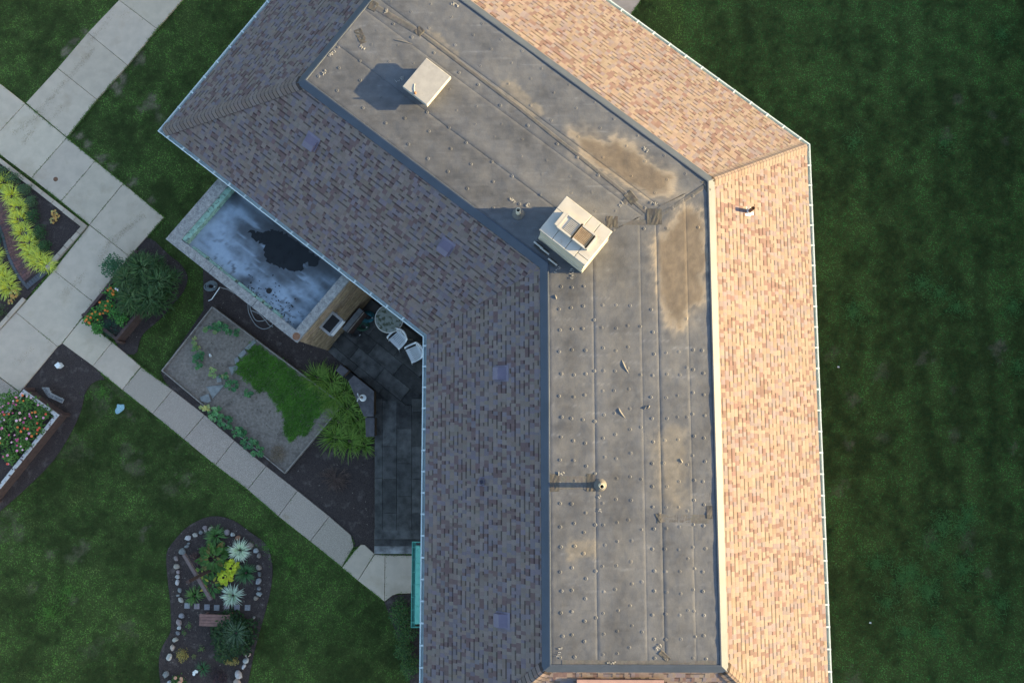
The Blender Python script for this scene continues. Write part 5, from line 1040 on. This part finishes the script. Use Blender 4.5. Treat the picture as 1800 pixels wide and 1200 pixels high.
# weedy patch: dense blades that nobody could count
wpoly = sm(pl(LAWN_BED, .11), 3)
def blades_np(xy, z, L0, L1, wd, cols, lean=.9):
    n = len(xy); az = NP.random(n) * 6.283; L_ = L0 + (L1 - L0) * NP.random(n); el = .12 + .7 * lean * NP.random(n); hx, hy = np.cos(az), np.sin(az); w_ = wd * (.6 + .8 * NP.random(n)); zb = z if np.ndim(z) else np.full(n, z)
    m1 = L_ * .55; p0 = np.stack([xy[:, 0] - hy * w_, xy[:, 1] + hx * w_, zb], 1); p1 = np.stack([xy[:, 0] + hy * w_, xy[:, 1] - hx * w_, zb], 1)
    c2, s2 = np.cos(el), np.sin(el); mx_, my_, mz_ = xy[:, 0] + hx * c2 * m1, xy[:, 1] + hy * c2 * m1, zb + s2 * m1
    p2 = np.stack([mx_ + hy * w_ * .7, my_ - hx * w_ * .7, mz_], 1); p3 = np.stack([mx_ - hy * w_ * .7, my_ + hx * w_ * .7, mz_], 1)
    el2 = el - .7; p4 = np.stack([mx_ + hx * np.cos(el2) * m1 * .8, my_ + hy * np.cos(el2) * m1 * .8, np.maximum(mz_ + np.sin(el2) * m1 * .8, zb + .004)], 1)
    V = np.stack([p0, p1, p2, p3, p4], 1).reshape(-1, 3); b0 = np.arange(n)[:, None] * 5
    F = np.concatenate([b0 + np.array([[0, 1, 2]]), b0 + np.array([[0, 2, 3]]), b0 + np.array([[3, 2, 4]])], 1).reshape(-1, 3)
    return V, F, np.repeat(cols, 5, 0)
def scatter(poly, n):
    p = np.array(poly); lo_, hi_ = p.min(0), p.max(0); q = lo_ + (hi_ - lo_) * NP.random((n, 2)); return q[sdist(q[:, 0], q[:, 1], poly) > 0]
q = scatter(wpoly, 32000); q = q[sdist(q[:, 0], q[:, 1], wpoly) > .55 * (fbm(q[:, 0] * 3.5, q[:, 1] * 3.5, 99) - .33)]; k = fbm(q[:, 0] * 3, q[:, 1] * 3, 91); cc = np.array([.062, .155, .015]) * (.4 + 1.1 * k[:, None]) * (.7 + .6 * NP.random((len(q), 1)))
o = np_mesh('weed_patch', *blades_np(q, .11, .06, .19, .007, cc, 1.5), M_leaf); tag(o, 'dense bright green weeds filling part of the vegetable bed', 'weeds', kind='stuff')
# daylilies by the patio wall
for i, (px, py, r, n) in enumerate(((560, 664, .55, 110), (583, 672, .6, 120), (606, 690, .6, 120), (590, 700, .6, 110), (612, 718, .6, 120), (628, 738, .55, 110), (596, 742, .55, 100), (590, 768, .6, 120), (615, 775, .6, 120), (640, 780, .5, 100), (634, 758, .5, 90))):
    strap_clump('daylily_clump', px, py, r, n, (.06, .14, .02) if i not in (4, 6) else (.04, .10, .018), 'arching daylily clump ' + ['reaching over the bed board, leftmost', 'at the top of the patio bed', 'beside the fire basin', 'touching the bed corner', 'against the main wall cap', 'at the lower end of the wall cap', 'in the shaded middle of the bed', 'at the lower left of the patio bed', 'at the bottom of the patio bed', 'nearest the patio step slab', 'left of the lower bench cap'][i], tip=(.13, .2, .03), wd=.02, group='daylilies by the patio wall', lift=(.6, 1.4), droop=2.0, col2=(.11, .19, .025), spread=.35)
# bare twiggy bush
t, x, y = plant('dry_bush', 590, 842, .01, 'bare brown twiggy bush flattened on the mulch by the walk', 'shrub'); b = MB()
for k in range(70):
    a = rnd(0, 6.283); L_ = rnd(.25, .62); p = [Vector((x, y, .02))]; 
    for s in range(3): a += rnd(-.4, .4); p.append(p[-1] + Vector((math.cos(a) * L_ / 3, math.sin(a) * L_ / 3, rnd(.0, .07))))
    b.tube(p, .0075, 4, None, .003)
    for _ in range(2): e = p[2] + Vector((0, 0, 0)); a2 = a + rnd(-.9, .9); b.tube([e, e + Vector((math.cos(a2) * .15, math.sin(a2) * .15, rnd(0, .05)))], .004, 4, None, .002)
b.build('twigs', M_twig, t)
# shrubs by the door
for i, (px, py, rx, ry) in enumerate(((705, 1072, .42, .5), (716, 1105, .45, .5), (712, 1135, .35, .45), (722, 1165, .35, .45))):
    shrub('door_shrub', px, py, rx, ry, .7, 800, .055, [(.022, .06, .015), (.035, .085, .02), (.05, .09, .02)], 'dense small-leaved shrub ' + ['nearest the door walk', 'beside the copper canopy', 'below the copper canopy', 'lowest along the building'][i], group='shrubs along the west wall')

# ================================================================== mulch chips
ch = []
for poly, n in ((sm(pl(CURVE_MULCH), 3), 2600), (sm(pl(PL_MULCH_A), 3), 900), (pl(PL_MULCH_C), 7000), (sm(pl(ISL), 3), 4500), (pl(BED_NW), 1500)): ch.append(scatter(poly, n))
q = np.concatenate(ch); keep = np.ones(len(q), bool)
for p in (W4, PATIO): keep &= sdist(q[:, 0], q[:, 1], pl(p, .1)) < 0
q = q[keep]; v = NP.random((len(q), 1)); cc = np.array([.05, .037, .03]) * (.3 + 1.2 * v) + np.array([.22, .19, .16]) * (v > .96)
V, F, C = blades_np(q, .012, .02, .07, .009, cc, .3); o = np_mesh('mulch_chips', V, F, C, mat('bark_chips', (1, 1, 1), (.8, .8, .8), 20, .9, attr=True)); tag(o, 'loose dark bark chips over the planting beds', 'mulch', kind='stuff')

# litter and rust streaks on the walks
lf = MB()
for p, q, n in (((197, 25), (150, 85), 50), ((165, 85), (60, 205), 160), ((75, 200), (20, 235), 60), ((60, 225), (40, 250), 40), ((110, 185), (85, 215), 20), ((255, 375), (195, 425), 90), ((190, 425), (175, 460), 40), ((150, 480), (110, 520), 40), ((60, 610), (25, 640), 25), ((215, 30), (235, 15), 15), ((500, 906), (506, 911), 25)):
    for _ in range(n * 4):
        t_ = random.random(); x, y = at2(p[0] + (q[0] - p[0]) * t_ + random.gauss(0, 3.2), p[1] + (q[1] - p[1]) * t_ + random.gauss(0, 3.2), .05); s_ = rnd(.005, .014); a = rnd(0, 6.28)
        lf.add([(x + s_ * math.cos(a + k * 2.1) * (1 if k else 1.6), y + s_ * math.sin(a + k * 2.1), .049 + .002 * k) for k in range(3)], [(0, 1, 2)], jit((.32, .24, .14), .3))
lf.build('leaf_litter', M_petal, walk, kind='stuff')

# ================================================================== lawn
SOLID = [pl(p, 0) for p in SLABS_S + SLABS_A] + [sm(pl(p, 0), 3) for p in (CURVE_MULCH, PL_MULCH_A, ISL)] + [pl(p, 0) for p in (PL_MULCH_C, PL_SHRUB, BED_NW)] + [pl([(291, 420), (384, 313), (470, 380), (612, 489), (521, 602)], 1.5), WALLS_POLY, [tuple(p) for p in wi], pl(PATIO, 0)]
n0 = 330000; P0 = np.stack([-20 + 40.5 * NP.random(n0), -12.5 + 29.5 * NP.random(n0)], 1)
keep = np.ones(n0, bool)
for poly in SOLID:
    d = sdist(P0[:, 0], P0[:, 1], poly); keep &= d < -.015 + .05 * (NP.random(n0) - .6)
# drop what lies under the roof or out of the picture
vv = (RM.T @ np.stack([P0[:, 0], P0[:, 1], np.full(n0, -HC)])); px_, py_ = 900 + FPX * vv[0] / -vv[2], 600 - FPX * vv[1] / -vv[2]
keep &= (px_ > -60) & (px_ < 1860) & (py_ > -60) & (py_ < 1260)
P0 = P0[keep]; bm2 = bare_mask(P0[:, 0], P0[:, 1]); P0 = P0[NP.random(len(P0)) > bm2 * 1.05]
tn = lawn_tone(P0[:, 0], P0[:, 1]); east = P0[:, 0] > 6; r_ = NP.random((len(P0), 1))
cA, cB, cY = np.array([.019, .042, .010]), np.array([.062, .132, .024]), np.array([.11, .105, .04])
cc = cA * (1 - tn[:, None]) + cB * tn[:, None]; yel = sst(.6, .85, fbm(P0[:, 0] * 1.3 + 40, P0[:, 1] * 1.3, 95))[:, None] * .6
cc = cc * (1 - yel * .6) + cY * yel * .6; cc *= (.75 + .5 * NP.random((len(P0), 1))) * (.68 + .62 * tn[:, None])
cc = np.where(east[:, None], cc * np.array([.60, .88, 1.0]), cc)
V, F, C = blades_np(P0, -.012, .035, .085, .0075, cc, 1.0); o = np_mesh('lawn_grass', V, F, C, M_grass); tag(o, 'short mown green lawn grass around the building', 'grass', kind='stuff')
# blades leaning over the edges of the walks
eq = []
for poly in [pl(p, .045) for p in SLABS_S + SLABS_A]:
    p = [np.array(v) for v in poly]
    for i in range(len(p)):
        a, c = p[i], p[(i + 1) % len(p)]; n = int(np.linalg.norm(c - a) * 260); t_ = NP.random((n, 1)); eq.append(a + (c - a) * t_ + NP.normal(size=(n, 2)) * .018)
eq = np.concatenate(eq); kp = np.ones(len(eq), bool)
for poly in SOLID: kp &= sdist(eq[:, 0], eq[:, 1], poly) < .035
cnt = sum((sdist(eq[:, 0], eq[:, 1], poly) > -.03).astype(int) for poly in SOLID); kp &= (cnt <= 1) & (fbm(eq[:, 0] * 2.2, eq[:, 1] * 2.2, 97) + .35 * NP.random(len(eq)) > .62)
eq = eq[kp]; V, F, C = blades_np(eq, .03, .04, .09, .0075, np.array([.05, .092, .02]) * (.5 + NP.random((len(eq), 1))), 1.0); o = np_mesh('edge_grass', V, F, C, M_grass); tag(o, 'grass blades creeping over the edges of the walks', 'grass', kind='stuff')
# tufts of coarse crabgrass in the right lawn and along the walks
tq = []; tc = []
for px, py, r, n in ((1500, 547, .45, 500), (1690, 1000, .5, 700), (1632, 1040, .45, 600), (1600, 1005, .45, 450), (1585, 1015, .4, 400), (1655, 925, .45, 500), (1700, 905, .4, 350), (1540, 990, .4, 350), (1645, 1110, .4, 350), (1590, 1110, .4, 260), (1690, 925, .4, 300), (1620, 500, .5, 350), (1680, 540, .4, 300), (1790, 645, .35, 260), (1560, 1060, .4, 260), (1760, 1060, .5, 350), (1780, 540, .5, 360), (1650, 515, .4, 300), (1640, 960, .4, 300), (1500, 250, .5, 260), (1660, 250, .5, 260), (1760, 60, .5, 260), (85, 1075, .5, 350), (120, 1040, .5, 260), (470, 960, .3, 200), (510, 985, .3, 180), (180, 690, .3, 200)):
    x, y = at2(px, py, 0); a = NP.random(n) * 6.283; f = np.abs(NP.normal(size=n)) * r * .75 * (1 + .5 * np.sin(3 * a + px)); tq.append(np.stack([x + f * np.cos(a), y + f * np.sin(a)], 1)); c = np.array([.04, .095, .028]) if px > 1000 else np.array([.05, .11, .02]); tc.append(c * (.6 + .8 * NP.random((n, 1))))
V, F, C = blades_np(np.concatenate(tq), -.005, .07, .17, .0065, np.concatenate(tc), .8); o = np_mesh('coarse_grass_tufts', V, F, C, M_grass); tag(o, 'coarse blue-green grass tufts scattered in the lawn', 'grass', kind='stuff')

# ================================================================== row of evergreens east of the lawn: its shade lies over the grass but below the roof
def big_tree(seed):
    rs = random.Random(seed); H = 7.0; b = MB()
    prof = lambda f: 1.5 * min(1, (f / .06)) ** .5 * (1 - max(0, (f - .35) / .65) ** 2.2) ** .75 if f < 1 else 0
    n, m = 14, 12; rr = []
    for j in range(m + 1):
        f = .02 + .97 * j / m
        for k in range(n): a = 6.283 * k / n; r = prof(f) * .86 * (1 + .12 * math.sin(3 * a + j) + .1 * rs.uniform(-1, 1)); rr.append((r * math.cos(a), r * math.sin(a), f * H))
    b.add(rr, [(j * n + k, j * n + (k + 1) % n, (j + 1) * n + (k + 1) % n, (j + 1) * n + k) for j in range(m) for k in range(n)] + [tuple(range(n))[::-1], tuple(range(m * n, m * n + n))], (.012, .03, .01))
    for _ in range(3200):
        f = rs.random() ** .8; a = rs.uniform(0, 6.283); r = prof(f) * rs.uniform(.8, 1.06); c = (r * math.cos(a), r * math.sin(a), .1 + f * H * .985); g = rs.uniform(.6, 1.4); leaf(b, c, a + rs.uniform(-.7, .7), rs.uniform(-.2, .9), rs.uniform(.16, .32), rs.uniform(.08, .16), (.022 * g, .052 * g, .016 * g))
    return b
ORDN = 'first second third fourth fifth sixth seventh eighth ninth tenth eleventh twelfth thirteenth fourteenth fifteenth sixteenth seventeenth eighteenth nineteenth last'.split()
crowns = []; trunks = None
for i in range(20):
    y = -15 + i * 1.95; x = 22.9 + .35 * math.sin(i * 2.3); s = (.93 + .09 * math.sin(i * 1.7)) * (1.06 if y > 9 else 1)
    t = thing('evergreen_tree', (x, y, 0), ORDN[i] + ' tall dense evergreen, counting up the row beyond the right edge of the lawn', 'tree', 'evergreens east of the lawn')
    if i < 3:
        o = big_tree(i).build('crown', M_leaf, t, origin=(0, 0, 0)); crowns.append(o.data)
    else: o = bpy.data.objects.new('crown', crowns[i % 3]); link(o, t)
    o.scale = (1, 1, s); o.rotation_euler = (0, 0, i * 1.1)
    if trunks is None: bb = MB(); bb.tube([(0, 0, -.2), (0, 0, 2.5), (0, 0, 5.5)], .16, 8, None, .04); o = bb.build('trunk', M_bark, t, origin=(0, 0, 0)); trunks = o.data
    else: link(bpy.data.objects.new('trunk', trunks), t)
